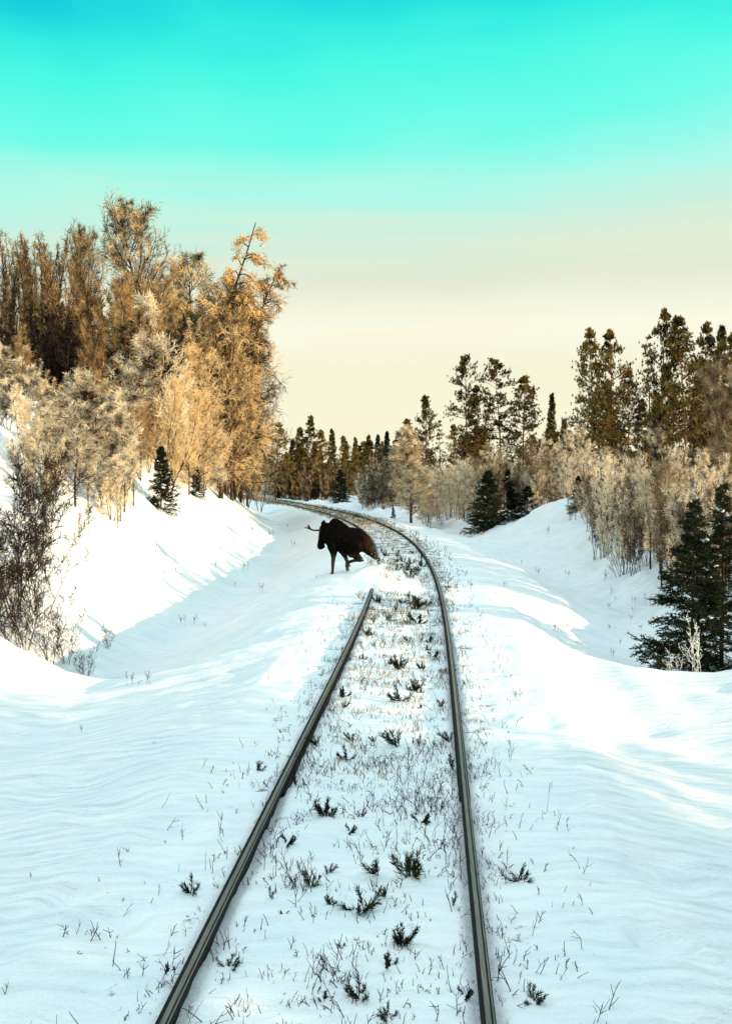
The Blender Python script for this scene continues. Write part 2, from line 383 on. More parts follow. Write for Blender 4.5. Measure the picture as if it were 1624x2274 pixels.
# ------------------------------------------------------------------ rails
def sweep(off, prof, y0, y1, step):
    ys = np.concatenate([np.arange(y0, 60, step), np.arange(60, y1, step * 3)])
    dx = (Xc(ys + .05) - Xc(ys - .05)) / .1; n = np.stack([np.ones_like(dx), -dx], -1); n /= np.linalg.norm(n, axis=1)[:, None]
    prof = np.array(prof, float); k = len(prof)
    X = Xc(ys)[:, None] + (off + prof[None, :, 0]) * n[:, :1]; Y = ys[:, None] + (off + prof[None, :, 0]) * n[:, 1:]
    Z = np.broadcast_to(prof[None, :, 1], X.shape)
    idx = np.arange(len(ys) * k).reshape(len(ys), k); a, b = idx[:-1], idx[1:]
    q = np.stack([a, np.roll(a, -1, 1), np.roll(b, -1, 1), b], -1).reshape(-1, 4)
    return np.stack([X, Y, Z], -1).reshape(-1, 3), q
def rail(off, label, joint_y):
    root = tag(link('rail', None), label, 'rail', 'rails of the single track')
    e = root; e.location = (0, 0, 0)
    body = [(-.075, -.17), (-.075, -.155), (-.012, -.14), (-.012, -.045), (-.035, -.032), (-.035, -.006), (.035, -.006), (.035, -.032), (.012, -.045), (.012, -.14), (.075, -.155), (.075, -.17)]
    V, q = sweep(off, body, -12, 230, .5); link('rail_body', mesh('rail_body', V, q, M['rail_rust']), root)
    V, q = sweep(off, [(-.012, -.008), (-.013, -.004), (-.010, -.002), (.010, -.002), (.013, -.004), (.012, -.008)], -12, 230, .5)
    link('running_surface', mesh('running_surface', V, q, M['rail_top'], False), root)
    V, q = sweep(off, [(.022, -.008), (.022, -.003), (.030, -.003), (.030, -.008)], -12, 230, .5)
    link('worn_edge', mesh('worn_edge', V, q, M['rail_top'], False), root)
    for sgn in (-1, 1):
        V, q = sweep(off, [(sgn * .014, -.135), (sgn * .014, -.05), (sgn * .045, -.05), (sgn * .045, -.135)], joint_y - .35, joint_y + .36, .1)
        link('joint_plate', mesh('joint_plate', V, q, M['rail_rust']), root)
    return root
rail(-.75, 'weathered steel rail nearer the moose, partly buried in kicked-up snow', 9.8)
rail(.75, 'weathered steel rail on the outside of the bend, farther from the moose', 9.75)
# ------------------------------------------------------------------ bare trees and shrubs
def bare_tree(seed, Ht, spread=.30, stems=1, t0=.12, n1=42, n2=9, n3=6, n4=3, ang=45, up=.10, droop=0.0, lean=(0, 0), rt=.009, width_at=None, wander=.05, twig=.34):
    """returns (trunk verts/faces, crown verts/faces, tip points)"""
    g = np.random.default_rng(seed)
    o = np.zeros((stems, 3)); o[:, :2] = g.normal(size=(stems, 2)) * (.10 * (stems > 1))
    d = np.tile([lean[0] * .3, lean[1] * .3, 1.0], (stems, 1)) + (stems > 1) * np.concatenate([g.normal(size=(stems, 2)) * .17, np.zeros((stems, 1))], 1)
    L = Ht * (1 if stems == 1 else 1) * (np.ones(stems) if stems == 1 else g.uniform(.62, 1.0, stems)); L[0] = Ht
    P0, D0 = grow(g, o, norm(d), L, 10, wander, (lean[0] * .13, lean[1] * .13, .05))
    r0 = (.011 * Ht + .012 if Ht > 5.5 else .0062 * Ht + .004) / math.sqrt(stems)
    rad = r0 * (1 - np.linspace(0, 1, 11) ** 1.1 * .86)
    parts_t = [tubes(P0, np.tile(rad, (stems, 1)), 6)]
    m = max(4, n1 // stems)
    o1, d1, t1 = spawn(g, P0, D0, m, t0, .97, ang, 9)
    w = width_at if width_at else (lambda t: np.interp(t, [0, .25, .5, .8, 1], [.6, 1, .95, .55, .22]))
    L1 = Ht * spread * w(t1) * g.uniform(.65, 1.2, len(t1))
    P1, D1 = grow(g, o1, d1, L1, 6, .09, (0, 0, up))
    if droop: # tips fall over
        k = np.linspace(0, 1, 7)[None, :, None]; P1 = P1 - np.concatenate([np.zeros((1, 7, 2)), k ** 2.2], 2) * (L1 * droop)[:, None, None]
    r1 = np.clip(r0 * .42 * (1 - t1 * .6), rt * 1.1, None)
    parts_t.append(tubes(P1, r1[:, None] * np.linspace(1, .4, 7)[None], 4))
    o2, d2, t2 = spawn(g, P1, D1, n2, .12, 1.0, 42, 12)
    L2 = np.repeat(L1, n2) * .46 * (1.1 - .6 * t2) * g.uniform(.6, 1.3, len(t2))
    P2, D2 = grow(g, o2, d2, L2, 4, .12, (0, 0, up * .7 - droop * .22))
    parts_c = [tubes(P2, np.full((len(L2), 1), rt * 1.15) * np.linspace(1, .7, 5)[None], 3)]
    o3, d3, t3 = spawn(g, P2, D2, n3, .1, 1.0, 40, 14)
    L3 = np.clip(np.repeat(L2, n3) * .5, twig * .5, None) * g.uniform(.6, 1.3, len(t3))
    P3, D3 = grow(g, o3, d3, L3, 3, .14, (0, 0, up * .5 - droop * .3))
    parts_c.append(tubes(P3, np.full((len(L3), 1), rt) * np.linspace(1, .75, 4)[None], 3))
    tips = P3[:, -1]
    if n4:
        o4, d4, t4 = spawn(g, P3, D3, n4, .1, 1.0, 38, 14)
        L4 = g.uniform(.5, 1.2, len(t4)) * twig * .6
        P4, _ = grow(g, o4, d4, L4, 2, .16, (0, 0, -droop * .35))
        parts_c.append(tubes(P4, np.full((len(L4), 1), rt * .8) * np.linspace(1, .7, 3)[None], 3))
    return merge(parts_t), merge(parts_c), tips, P0

PROTO = {}
def proto_bare(key, bark, crown, leaf=None, **kw):
    (tv, tf), (cv, cf), tips, _ = bare_tree(**kw)
    h = kw['Ht'] if True else 1
    top = max(tv[:, 2].max(), cv[:, 2].max())
    ms = [('trunk', mesh(key + '_trunk', tv, tf, M[bark], True)), ('crown', mesh(key + '_crown', cv, cf, M[crown], False))]
    if leaf: ms.append(leaf(tips))
    PROTO[key] = (ms, top)

proto_bare('birch_a', 'bark_birch', 'frost_gold', seed=1, Ht=9.0, spread=.27, n1=46, n2=9, n3=7, n4=3, ang=42, up=.10)
proto_bare('birch_b', 'bark_birch', 'frost_gold', seed=2, Ht=8.0, spread=.33, n1=46, n2=9, n3=7, n4=3, ang=50, up=.06, droop=.12)
proto_bare('birch_c', 'bark_birch', 'frost_gold', seed=3, Ht=9.5, spread=.26, stems=3, n1=60, n2=8, n3=6, n4=3, ang=36, up=.12)
proto_bare('birch_round', 'bark_birch', 'frost_gold', seed=22, Ht=8, spread=.36, n1=60, n2=9, n3=7, n4=3, ang=60, up=.04, droop=.2, t0=.05, width_at=lambda t: np.interp(t, [0, .15, .5, .8, 1], [.6, .95, 1, .75, .3]))
proto_bare('birch_tall', 'bark_birch', 'twig_brown', seed=4, Ht=11, spread=.23, n1=56, n2=11, n3=8, n4=2, ang=40, up=.13, t0=.2, width_at=lambda t: np.interp(t, [0, .3, .7, .9, 1], [.6, .9, 1, .6, .3]))
proto_bare('slim', 'bark_dark', 'twig_brown', seed=5, Ht=8, spread=.13, n1=36, n2=4, n3=4, n4=1, ang=26, up=.14, t0=.10, width_at=lambda t: np.interp(t, [0, .2, .7, 1], [.7, 1, .8, .2]))
proto_bare('slim_b', 'bark_dark', 'twig_brown', seed=55, Ht=8, spread=.12, stems=4, n1=48, n2=4, n3=3, n4=1, ang=24, up=.14, t0=.10, width_at=lambda t: np.interp(t, [0, .2, .7, 1], [.7, 1, .8, .2]))
proto_bare('young_a', 'bark_birch', 'frost_pale', seed=6, Ht=4.6, spread=.25, n1=34, n2=8, n3=6, n4=2, ang=40, up=.10, rt=.0075, twig=.26)
proto_bare('young_b', 'bark_birch', 'frost_pale', seed=7, Ht=4.4, spread=.24, stems=3, n1=42, n2=8, n3=5, n4=2, ang=34, up=.12, rt=.0075, twig=.26)
proto_bare('sap_a', 'bark_dark', 'frost_white', seed=8, Ht=3.6, spread=.20, stems=3, n1=40, n2=5, n3=4, n4=0, ang=24, up=.11, t0=.16, width_at=lambda t: np.interp(t, [0, .4, .75, 1], [.3, .8, 1, .35]), rt=.0068, twig=.24)
proto_bare('sap_b', 'bark_dark', 'frost_white', seed=9, Ht=3.6, spread=.19, stems=6, n1=54, n2=5, n3=4, n4=0, ang=22, up=.13, t0=.16, width_at=lambda t: np.interp(t, [0, .4, .75, 1], [.3, .8, 1, .35]), rt=.0068, twig=.24)
proto_bare('sap_c', 'bark_dark', 'frost_white', seed=10, Ht=3.6, spread=.21, stems=1, n1=30, n2=6, n3=4, n4=1, ang=28, up=.09, t0=.16, width_at=lambda t: np.interp(t, [0, .4, .75, 1], [.3, .8, 1, .3]), rt=.0068, twig=.22)
proto_bare('round_birch', 'bark_birch', 'frost_sunlit', seed=11, Ht=6.2, spread=.30, n1=52, n2=10, n3=7, n4=2, ang=58, up=.03, droop=.12, t0=.10, rt=.011, width_at=lambda t: np.interp(t, [0, .2, .6, 1], [.9, 1, .62, .12]))
proto_bare('far_bush', 'bark_dark', 'twig_brown', seed=12, Ht=5, spread=.18, stems=7, n1=70, n2=6, n3=5, n4=0, ang=26, up=.14, t0=.06, rt=.014, twig=.3)
proto_bare('dark_shrub', 'bark_dark', 'twig_dark', seed=13, Ht=3.2, spread=.22, stems=8, n1=56, n2=4, n3=3, n4=0, ang=30, up=.14, t0=.12, rt=.006, twig=.22)
proto_bare('dark_shrub_b', 'bark_dark', 'twig_dark', seed=14, Ht=3.6, spread=.17, stems=5, n1=45, n2=5, n3=3, n4=1, ang=34, up=.12, t0=.15, rt=.006, twig=.22)
proto_bare('ditch_twig', 'twig_dark', 'twig_dark', seed=15, Ht=.6, spread=.30, stems=3, n1=12, n2=3, n3=2, n4=0, ang=34, up=.10, t0=.3, rt=.004, twig=.06)
proto_bare('rime_shrub', 'rime', 'rime', seed=16, Ht=1.0, spread=.34, stems=4, n1=20, n2=3, n3=2, n4=0, ang=44, up=.08, t0=.15, rt=.0045, twig=.10)

def catkins(tips):
    g = np.random.default_rng(77); tips = tips[(g.random(len(tips)) < .5) & (tips[:, 2] > 5.5)]
    n = 7; N = len(tips) * n
    b = np.repeat(tips, n, 0) + g.normal(size=(N, 3)) * .05; d = norm(g.normal(size=(N, 3)) * .5 + np.array([0, 0, -1.0])); L = g.uniform(.05, .12, (N, 1))
    s_ = norm(np.cross(d, g.normal(size=(N, 3)))) * .018
    V = np.stack([b, b + d * L * .5 + s_, b + d * L, b + d * L * .5 - s_], 1).reshape(-1, 3)
    return ('catkins', mesh('catkins', V, np.arange(N * 4).reshape(-1, 4), M['catkin']))
proto_bare('arching', 'bark_dark', 'twig_brown', leaf=catkins, seed=21, Ht=9.5, spread=.19, n1=24, n2=6, n3=4, n4=1, ang=42, up=-.02, droop=.75, lean=(.29, -.05), t0=.5)
proto_bare('arching_b', 'bark_dark', 'twig_brown', leaf=catkins, seed=25, Ht=9.5, spread=.20, n1=26, n2=7, n3=4, n4=2, ang=44, up=-.02, droop=.5, lean=(.40, -.05), t0=.45)

# ------------------------------------------------------------------ conifers
def blades(g, o, d, n, L, w, cone):
    """n thin needles or needle-bunches fanned about direction d at each point o"""
    N = len(o) * n
    O = np.repeat(o, n, 0); Dd = norm(np.repeat(d, n, 0) + g.normal(size=(N, 3)) * cone)
    LL = L * g.uniform(.6, 1.25, (N, 1)); sd = norm(np.cross(Dd, g.normal(size=(N, 3)))) * (w * g.uniform(.7, 1.3, (N, 1)))
    V = np.stack([O - sd * .4, O + Dd * LL * .55 + sd, O + Dd * LL, O + Dd * LL * .55 - sd], 1).reshape(-1, 3)
    return V, np.arange(N * 4).reshape(-1, 4)

def pine(key, seed, Ht, t0, prof, n1=70, n2=8, L=.25, w=.032, nb=14, needle='pine_needles', dead=10, drop=.34):
    g = np.random.default_rng(seed)
    P0, D0 = grow(g, np.zeros((1, 3)), np.array([[0, 0, 1.0]]), np.array([Ht]), 12, .022, (0, 0, .06))
    tv = [tubes(P0, (.0115 * Ht * (1 - np.linspace(0, 1, 13) * .9))[None], 8)]
    o1, d1, t1 = spawn(g, P0, D0, n1, t0, .99, 70, 8)
    keep = g.random(n1) > drop * g.random(n1) * (t1 < .9); o1, d1, t1 = o1[keep], d1[keep], t1[keep]
    W = Ht / .62; ph = g.uniform(0, 1); t1 = np.clip((np.round(t1 * W + ph * .5) + g.normal(size=len(t1)) * .10) / W, t0 * .9, .985)
    xi = t1 * 12; ii = np.clip(xi.astype(int), 0, 11); o1 = P0[0, ii] + (P0[0, ii + 1] - P0[0, ii]) * (xi - ii)[:, None]
    tt = np.clip((t1 - t0) / (1 - t0), 0, 1)
    az = np.arctan2(d1[:, 1], d1[:, 0]); lob = 1 + .28 * np.sin(2 * az + seed) + .2 * np.sin(3 * az + 9 * tt)
    L1 = Ht * np.interp(tt, *prof) * g.uniform(.5, 1.2, len(tt)) * lob + .03
    d1[:, 2] = d1[:, 2] * .25 - .02 + .5 * tt ** 2; d1 = norm(d1)
    P1, D1 = grow(g, o1, d1, L1, 5, .07, (0, 0, .045))
    tv.append(tubes(P1, (.0035 * Ht * (1.1 - t1))[:, None] * np.linspace(1, .35, 6)[None] + .008, 4))
    if dead:
        od, dd, td = spawn(g, P0, D0, dead, t0 * .35, t0 + .1, 80, 10)
        Pd, _ = grow(g, od, dd, g.uniform(.4, 1.5, len(od)), 4, .14, (0, 0, -.03)); tv.append(tubes(Pd, np.full((len(od), 5), .018), 3))
    o2, d2, t2 = spawn(g, P1, D1, n2, .36, 1.02, 44, 14)
    d2[:, 2] *= .45; d2 = norm(d2)
    L2 = np.repeat(L1, n2) * .36 * g.uniform(.5, 1.2, len(t2)) + .1
    P2, D2 = grow(g, o2, d2, L2, 2, .12, (0, 0, .12))
    tv.append(tubes(P2, np.full((len(L2), 3), .011), 3))
    oo = np.concatenate([P2[:, 1], P2[:, 2], P1[:, -1]]); dd = np.concatenate([D2[:, 1], D2[:, 2], D1[:, -1]])
    oo = oo + g.normal(size=oo.shape) * np.array([.13, .13, .035])
    cv, cf = blades(g, oo, norm(dd + np.array([0, 0, .30])), nb, L, w, .5)
    V, f = merge(tv)
    PROTO[key] = ([('trunk', mesh(key + '_trunk', V, f, M['bark_pine'], True)), ('crown', mesh(key + '_crown', cv, cf, M[needle]))], max(V[:, 2].max(), cv[:, 2].max()))

pine('pine_a', 31, 13, .34, ([0, .2, .55, .85, 1], [.11, .19, .15, .055, .006]), n1=84)
pine('pine_b', 32, 13, .28, ([0, .25, .6, .9, 1], [.13, .20, .145, .05, .006]), n1=96)
pine('pine_c', 33, 14, .42, ([0, .3, .6, .9, 1], [.09, .14, .125, .055, .008]), n1=64, dead=16)
pine('pine_d', 34, 12, .14, ([0, .2, .55, .85, 1], [.20, .21, .14, .05, .006]), n1=110)
pine('snag', 35, 12, .30, ([0, .3, .7, 1], [.05, .05, .035, .015]), n1=40, n2=3, nb=6, L=.22, w=.03, dead=22)

def spruce(key, seed, Ht, base_r, needle='spruce_needles', n1=120, n2=9, snow=0, nl=.09, nw=.012, per=16, lead=.95, t0=.03, sag=.30):
    g = np.random.default_rng(seed)
    P0, D0 = grow(g, np.zeros((1, 3)), np.array([[0, 0, 1.0]]), np.array([Ht]), 8, .012, (0, 0, .06))
    tv = [tubes(P0, (.012 * Ht * (1 - np.linspace(0, 1, 9) * .9))[None], 7)]
    o1, d1, t1 = spawn(g, P0, D0, n1, t0, .97, 84, 6)
    L1 = base_r * np.clip(1 - t1, .03, 1) ** lead * g.uniform(.68, 1.18, len(t1)) + .03 * Ht * .4
    d1[:, 2] += .75 * (t1 ** 2) ; d1 = norm(d1)
    P1, D1 = grow(g, o1, d1, L1, 6, .05, (0, 0, 0))
    k = np.linspace(0, 1, 7); P1[:, :, 2] -= (L1 * sag * (1 - t1))[:, None] * np.sin(k * 2.3)[None] * 1.0
    tv.append(tubes(P1, np.full((len(L1), 1), .004 * Ht ** .6) * np.linspace(1, .4, 7)[None], 4))
    o2, d2, t2 = spawn(g, P1, D1, n2, .12, 1.0, 46, 8)
    d2[:, 2] *= .35; d2 = norm(d2)
    L2 = np.repeat(L1, n2) * .42 * (1.15 - .75 * t2) * g.uniform(.7, 1.2, len(t2)) + .05
    P2, D2 = grow(g, o2, d2, L2, 3, .06, (0, 0, -.05))
    tv.append(tubes(P2, np.full((len(L2), 4), .0035 * Ht ** .5), 3))
    # needles along twigs and branches
    o3, d3, _ = spawn(g, np.concatenate([P2]), np.concatenate([D2]), per, .02, 1.05, 36, 12)
    o4, d4, _ = spawn(g, P1, D1, per * 2, .15, 1.04, 40, 14)
    on, dn = np.concatenate([o3, o4]), np.concatenate([d3, d4])
    if lead > 1: kp = g.random(len(on)) > .80 * ss(.55, .95, on[:, 2] / Ht); on, dn = on[kp], dn[kp]
    cv, cf = blades(g, on, dn, 1, nl, nw, .25)
    V, f = merge(tv); parts = [('trunk', mesh(key + '_trunk', V, f, M['bark_dark'], True))]
    if snow:
        sel = g.choice(len(P1), snow, replace=False, p=(L1 / L1.sum())); sv = []; k_ = (Ht / 4) ** .7
        for i in sel:
            a_ = g.uniform(.45, .8)
            for t in np.linspace(a_, min(1, a_ + .35), g.integers(4, 8)):
                x_ = t * 6; j = min(5, int(x_)); c = P1[i, j] * (1 - x_ + j) + P1[i, j + 1] * (x_ - j)
                sv.append(lump(g, c + g.normal(size=3) * np.array([.03, .03, .008]) * k_ + np.array([0, 0, .02 * k_]), g.uniform(.025, .06) * k_))
        V2, f2 = merge(sv)
        cme = mesh(key + '_crown', np.concatenate([cv, V2]), np.concatenate([cf, f2[0] + len(cv)]), [M[needle], M['snow_lump']], midx=np.concatenate([np.zeros(len(cf)), np.ones(len(f2[0]))]))
        parts.append(('crown', cme))
    else: parts.append(('crown', mesh(key + '_crown', cv, cf, M[needle])))
    PROTO[key] = (parts, cv[:, 2].max())

def lump(g, c, r):
    n, m_ = 5, 8; th = np.linspace(0, np.pi, n)[:, None]; ph = np.linspace(0, 2 * np.pi, m_, endpoint=False)[None]
    rr = r * (1 + .25 * g.normal(size=(n, m_))); el = g.uniform(.7, 1.6)
    V = np.stack([rr * np.sin(th) * np.cos(ph) * el, rr * np.sin(th) * np.sin(ph), rr * .5 * np.cos(th) * np.ones_like(ph)], -1) + c
    idx = np.arange(n * m_).reshape(n, m_); a, b = idx[:-1], idx[1:]
    return V.reshape(-1, 3), np.stack([a, b, np.roll(b, -1, 1), np.roll(a, -1, 1)], -1).reshape(-1, 4)

spruce('spruce_near', 41, 3.9, 1.2, n1=150, n2=11, snow=16, lead=1.15, per=20, nl=.075, nw=.011)
spruce('spruce_near_b', 42, 4.2, 1.05, n1=130, n2=10, snow=12, lead=1.15, per=18, nl=.075, nw=.011)
spruce('spruce_mid', 43, 3.6, 1.3, n1=120, n2=9, snow=26, per=12, nl=.11, nw=.02)
spruce('spruce_far', 44, 12, 2.3, n1=150, n2=9, per=7, nl=.30, nw=.05, needle='pine_needles')
spruce('spruce_far_b', 45, 12, 1.8, n1=140, n2=9, per=7, nl=.30, nw=.05, needle='pine_needles')
spruce('spruce_blue', 46, 12, 2.4, n1=150, n2=9, per=7, nl=.30, nw=.05, needle='haze_needles')

CAT = {}
def plant(kind, name, u, d, vtop, label, group=None, cat='tree', mat=None, wide=1.0, rot=None, x=None, zoff=-.06, bark=None):
    """a tree of its own: an Empty at its foot carrying trunk, crown (and catkins or snow)"""
    ms, top = PROTO[kind]
    p = at(u, d)
    h = H - (vtop - HZ) / F * d - p.z
    s_ = h / top
    e = bpy.data.objects.new(name, None); COL.objects.link(e)
    e.empty_display_size = .2
    e.location = (p.x, p.y, p.z + zoff); e.rotation_euler = (0, 0, rot if rot is not None else rnd.uniform(0, 6.28)); e.scale = (s_ * wide, s_ * wide, s_)
    tag(e, label, cat, group)
    for pn, me in ms:
        o = link(pn, me, e)
        mm = mat if pn == 'crown' else bark if pn == 'trunk' else None
        if mm:
            o.material_slots[0].link = 'OBJECT'; o.material_slots[0].material = M[mm]
    return e
rnd = random.Random(5)
# ------------------------------------------------------------------ trees on the bank by the cutting
G_ROW = 'thin upright birches in the row on the hilltop'
for i in range(34):
    u = 0 + i * 5.7 + rnd.uniform(-6, 6)
    vt = np.interp(u, [0, 60, 100, 125, 190], [515, 530, 485, 510, 560]) + rnd.uniform(-12, 45)
    plant(rnd.choice(['slim', 'slim_b']), 'birch_tree', u, rnd.uniform(58, 67), vt, 'thin upright bare birch in the close brown row on the hilltop', G_ROW, wide=rnd.uniform(.8, 1.1), mat='twig_brown')
LB = [  # kind, u, distance, top row, width, crown, label
 ('birch_tall', 338, 53, 422, 1.0, 'frost_gold', 'tallest bare birch, its ragged crown rising above every other tree on the hill'),
 ('birch_tall', 212, 50, 482, .62, 'twig_brown', 'slim bare birch with a crooked trunk beside the hilltop row'),
 ('birch_b', 418, 58, 530, .9, 'frost_gold', 'broad golden birch just behind the tallest birch, towards the track'),
 ('arching', 432, 57, 488, .95, 'frost_gold', 'upper arching birch with hanging golden seed clusters at its drooping tip'),
 ('arching_b', 478, 62, 572, 1.0, 'frost_gold', 'lower arching birch leaning far over the cutting, golden seed clusters on its tip'),
 ('birch_round', 502, 60, 605, .70, 'frost_gold', 'dense round golden birch at the outer edge of the hill wood'),
 ('birch_round', 512, 63, 705, .78, 'frost_gold', 'low spreading golden birch below the arching birches, overhanging the cutting'),
 ('birch_a', 490, 56, 590, .9, 'frost_gold', 'golden birch filling the middle of the hill wood under the upper arching birch'),
 ('birch_c', 268, 55, 560, .9, 'twig_brown', 'brown many-stemmed birch between the slim crooked birch and the tallest one'),
 ('birch_c', 300, 49, 640, .8, 'twig_brown', 'dark brown multi-stemmed birch standing in front of the tallest birch'),
 ('young_a', 385, 46, 635, .95, 'frost_pale', 'pale frosted birch with a narrow pointed crown lit in front of the golden wood'),
 ('birch_round', 440, 50, 740, .8, 'frost_gold', 'golden frosted birch next to the pale pointed one, nearer the track'),
 ('birch_c', 375, 43, 800, .8, 'frost_gold', 'golden many-stemmed birch spreading like a fan above the little snowy spruce'),
 ('young_a', 262, 43, 722, 1.49, 'frost_pale', 'pale frosted birch with a flaring top in front of the dark hillside'),
 ('young_a', 168, 37.5, 800, 1.35, 'frost_pale', 'brightest cream-frosted young birch at the edge of the snowy slope'),
 ('young_a', 276, 39.5, 885, 1.22, 'frost_pale', 'slender cream-frosted birch on several thin stems over the open slope'),
 ('young_b', 62, 38, 835, 1.35, 'frost_pale', 'pinkish frosted young birch near the edge of the picture below the hilltop row'),
 ('young_b', 110, 41, 790, 1.35, 'frost_pale', 'frosted young birch behind the brightest cream one'),
 ('young_b', 20, 42, 800, 1.35, 'frost_pale', 'outermost frosted young birch on the hillside, cut by the picture edge'),
 ('young_b', 215, 42, 850, 1.35, 'frost_pale', 'frosted young birch between the brightest cream birch and the slender one'),
 ('birch_c', 330, 47, 860, .7, 'frost_gold', 'brown and gold birch thicket tree right behind the little snowy spruce'),
 ('birch_b', 420, 47, 900, .8, 'frost_gold', 'low golden birch bush against the little snowy spruce'),
 ('young_b', 452, 50, 940, 1.1, 'frost_pale', 'bright golden-frosted shrub at the top of the open slope'),
 ('young_b', 492, 55, 925, 1.2, 'frost_pale', 'frosted shrub where the slope meets the cutting edge'),
 ('birch_round', 508, 62, 860, .85, 'frost_gold', 'shadowed golden birch low at the outer edge of the hill wood'),
 ('young_b', 546, 70, 930, 1.1, 'frost_pale', 'pale yellow frosted shrub hanging over the rim of the cutting'),
 ('young_b', 575, 84, 945, 1.1, 'frost_pale', 'last pale frosted shrub on the hill before the far pines'),
 ('young_b', 530, 74, 985, 1.3, 'frost_pale', 'low cream-frosted shrub right on the rim above the cutting'),
 ('birch_round', 548, 78, 860, .7, 'frost_gold', 'round golden bush low over the rim of the cutting, closest to the far bend'),
 ('birch_round', 520, 68, 640, .75, 'frost_gold', 'full golden birch bulging out over the cutting under the lower arching birch'),
 ('birch_round', 534, 70, 770, .85, 'frost_gold', 'widest golden birch at the outermost bulge of the hill wood'),
 ('birch_round', 470, 64, 680, .8, 'frost_gold', 'rounded golden birch in the centre of the hill wood'),
 ('birch_round', 400, 58, 620, .75, 'frost_gold', 'rounded golden birch just behind the pale pointed birch'),
 ('birch_c', 455, 60, 640, .8, 'frost_gold', 'golden birch packed behind the pale pointed one'),
 ('birch_a', 515, 66, 660, .8, 'twig_brown', 'brown birch deep inside the golden hill wood'),
]
def dl(u, d): return d * float(np.interp(u, [170, 260, 360, 450, 520], [1.0, 1.06, 1.17, 1.22, 1.25])) if d < 64 else d * 1.12
for k, u, d, vt, w, mt, lb in LB: plant(k, 'birch_tree', u, dl(u, d) if u > 170 else d, vt, lb, 'frosted birches on the hill', wide=w, mat=mt, rot=0 if k.startswith('arch') else None)
for i in range(16):
    u = rnd.uniform(150, 470); plant(rnd.choice(['birch_c', 'birch_b', 'far_bush']), 'birch_tree', u, rnd.uniform(70, 84), np.interp(u, [150, 340, 470], [640, 600, 640]) + rnd.uniform(0, 90), 'brown bare birch deep in the shaded hill wood behind the frosted ones', 'bare birches deep in the hill wood', mat='twig_brown', wide=.9)
r2 = random.Random(8)
for i in range(20):
    u = r2.uniform(60, 310); d = 33 + u * .028 + r2.uniform(0, 5)
    plant(r2.choice(['sap_c', 'sap_a', 'young_b']), 'birch_sapling', u, d, r2.uniform(930, 1050), 'thin frosted sapling on slender stems reaching down onto the sunlit slope', 'thin saplings down the sunlit slope', mat='frost_pale', wide=1.25)
for i in range(12):
    u = r2.uniform(-10, 70); d = r2.uniform(44, 60)
    plant(r2.choice(['young_a', 'birch_c', 'young_b']), 'birch_tree', u, d, r2.uniform(720, 820), 'frosted birch on the upper hillside by the picture edge below the hilltop row', 'frosted birches on the upper hillside', mat=r2.choice(['frost_pale', 'twig_brown']), wide=1.2)
for i in range(30):  # undergrowth coloured dark to give the shadow areas under the hilltop row
    u = rnd.uniform(0, 330); plant('far_bush', 'bush', u, rnd.uniform(55, 66), rnd.uniform(665, 790), 'bare bush coloured dark for the shade under the hill birches', 'dark undergrowth on the hill', cat='bush', mat='twig_dark', wide=1.3)
for i in range(10):
    u = rnd.uniform(60, 540); plant('young_b', 'birch_tree', u, dl(u, 38 + u * .03 + rnd.uniform(0, 6)), rnd.uniform(900, 990), 'small frosted birch shrub among taller ones along the foot of the hill wood', 'small frosted shrubs at the foot of the hill wood', mat='frost_pale')
for i in range(60):
    u = rnd.uniform(-10, 330); d = dl(u, rnd.uniform(37 + max(0, u) * .02, 60))
    plant(rnd.choice(['young_a', 'young_b', 'sap_b', 'birch_c']), 'birch_tree', u, d, np.interp(d, [37, 44, 60], [950, 900, 745]) + rnd.uniform(-40, 70), 'frosted young birch packed among others on the hillside below the hilltop row', 'packed young birches on the hillside', mat=rnd.choice(['frost_pale', 'frost_pale', 'frost_gold', 'twig_brown']), wide=1.15)
for i in range(26):
    u = rnd.uniform(-5, 110); d = rnd.uniform(24.5, 36)
    plant(rnd.choice(['dark_shrub', 'dark_shrub_b', 'sap_b']), 'bare_shrub', u, d, np.interp(d, [24, 36], [1270, 1010]) + rnd.uniform(-60, 60), 'dark bare shrub crowded with others behind the snow crest below the hillside', 'crowded dark shrubs behind the snow crest', cat='shrub', mat='twig_dark', wide=1.1)
plant('spruce_mid', 'spruce_tree', 358, 47.5, 985, 'little dark spruce with snow on its boughs under the golden hill birches', cat='tree', wide=.85)
plant('spruce_mid', 'spruce_tree', 436, 58, 1030, 'smallest spruce half hidden at the slope top beside the golden shrub', cat='tree', wide=.9)

# shaded shrubs in the ditch mouth
LS = [('dark_shrub_b', 36, 25, 985, 'tall dark bare shrub with a straight thick stem behind the snow crest'), ('dark_shrub', 84, 26, 1120, 'dark leafless shrub with crowded stems next to the tall straight one'),
 ('dark_shrub_b', 2, 24.5, 1030, 'dark bare shrub cut by the picture edge behind the snow crest'), ('dark_shrub', 60, 23.5, 1240, 'low dense dark shrub right behind the snow crest'),
 ('dark_shrub', 112, 24, 1290, 'dark bushy shrub with pale tips rising over the crest'), ('dark_shrub', 150, 24.5, 1340, 'spreading dark shrub at the end of the shrub clump, by the open ditch'),
 ('dark_shrub', 20, 23.5, 1290, 'lowest dark shrub at the picture edge behind the crest'), ('dark_shrub', 192, 24.0, 1415, 'small twiggy shrub leaning out over the blue ditch'),
 ('dark_shrub_b', 104, 29, 1110, 'thin dark bare shrub standing back on the foot of the bank'), ('dark_shrub', 45, 24, 1330, 'short dark shrub buried in snow under the tall straight one')]
for k, u, d, vt, lb in LS: plant(k, 'bare_shrub', u, d, vt, lb, 'dark shrubs in the ditch', cat='shrub', wide=1.25)
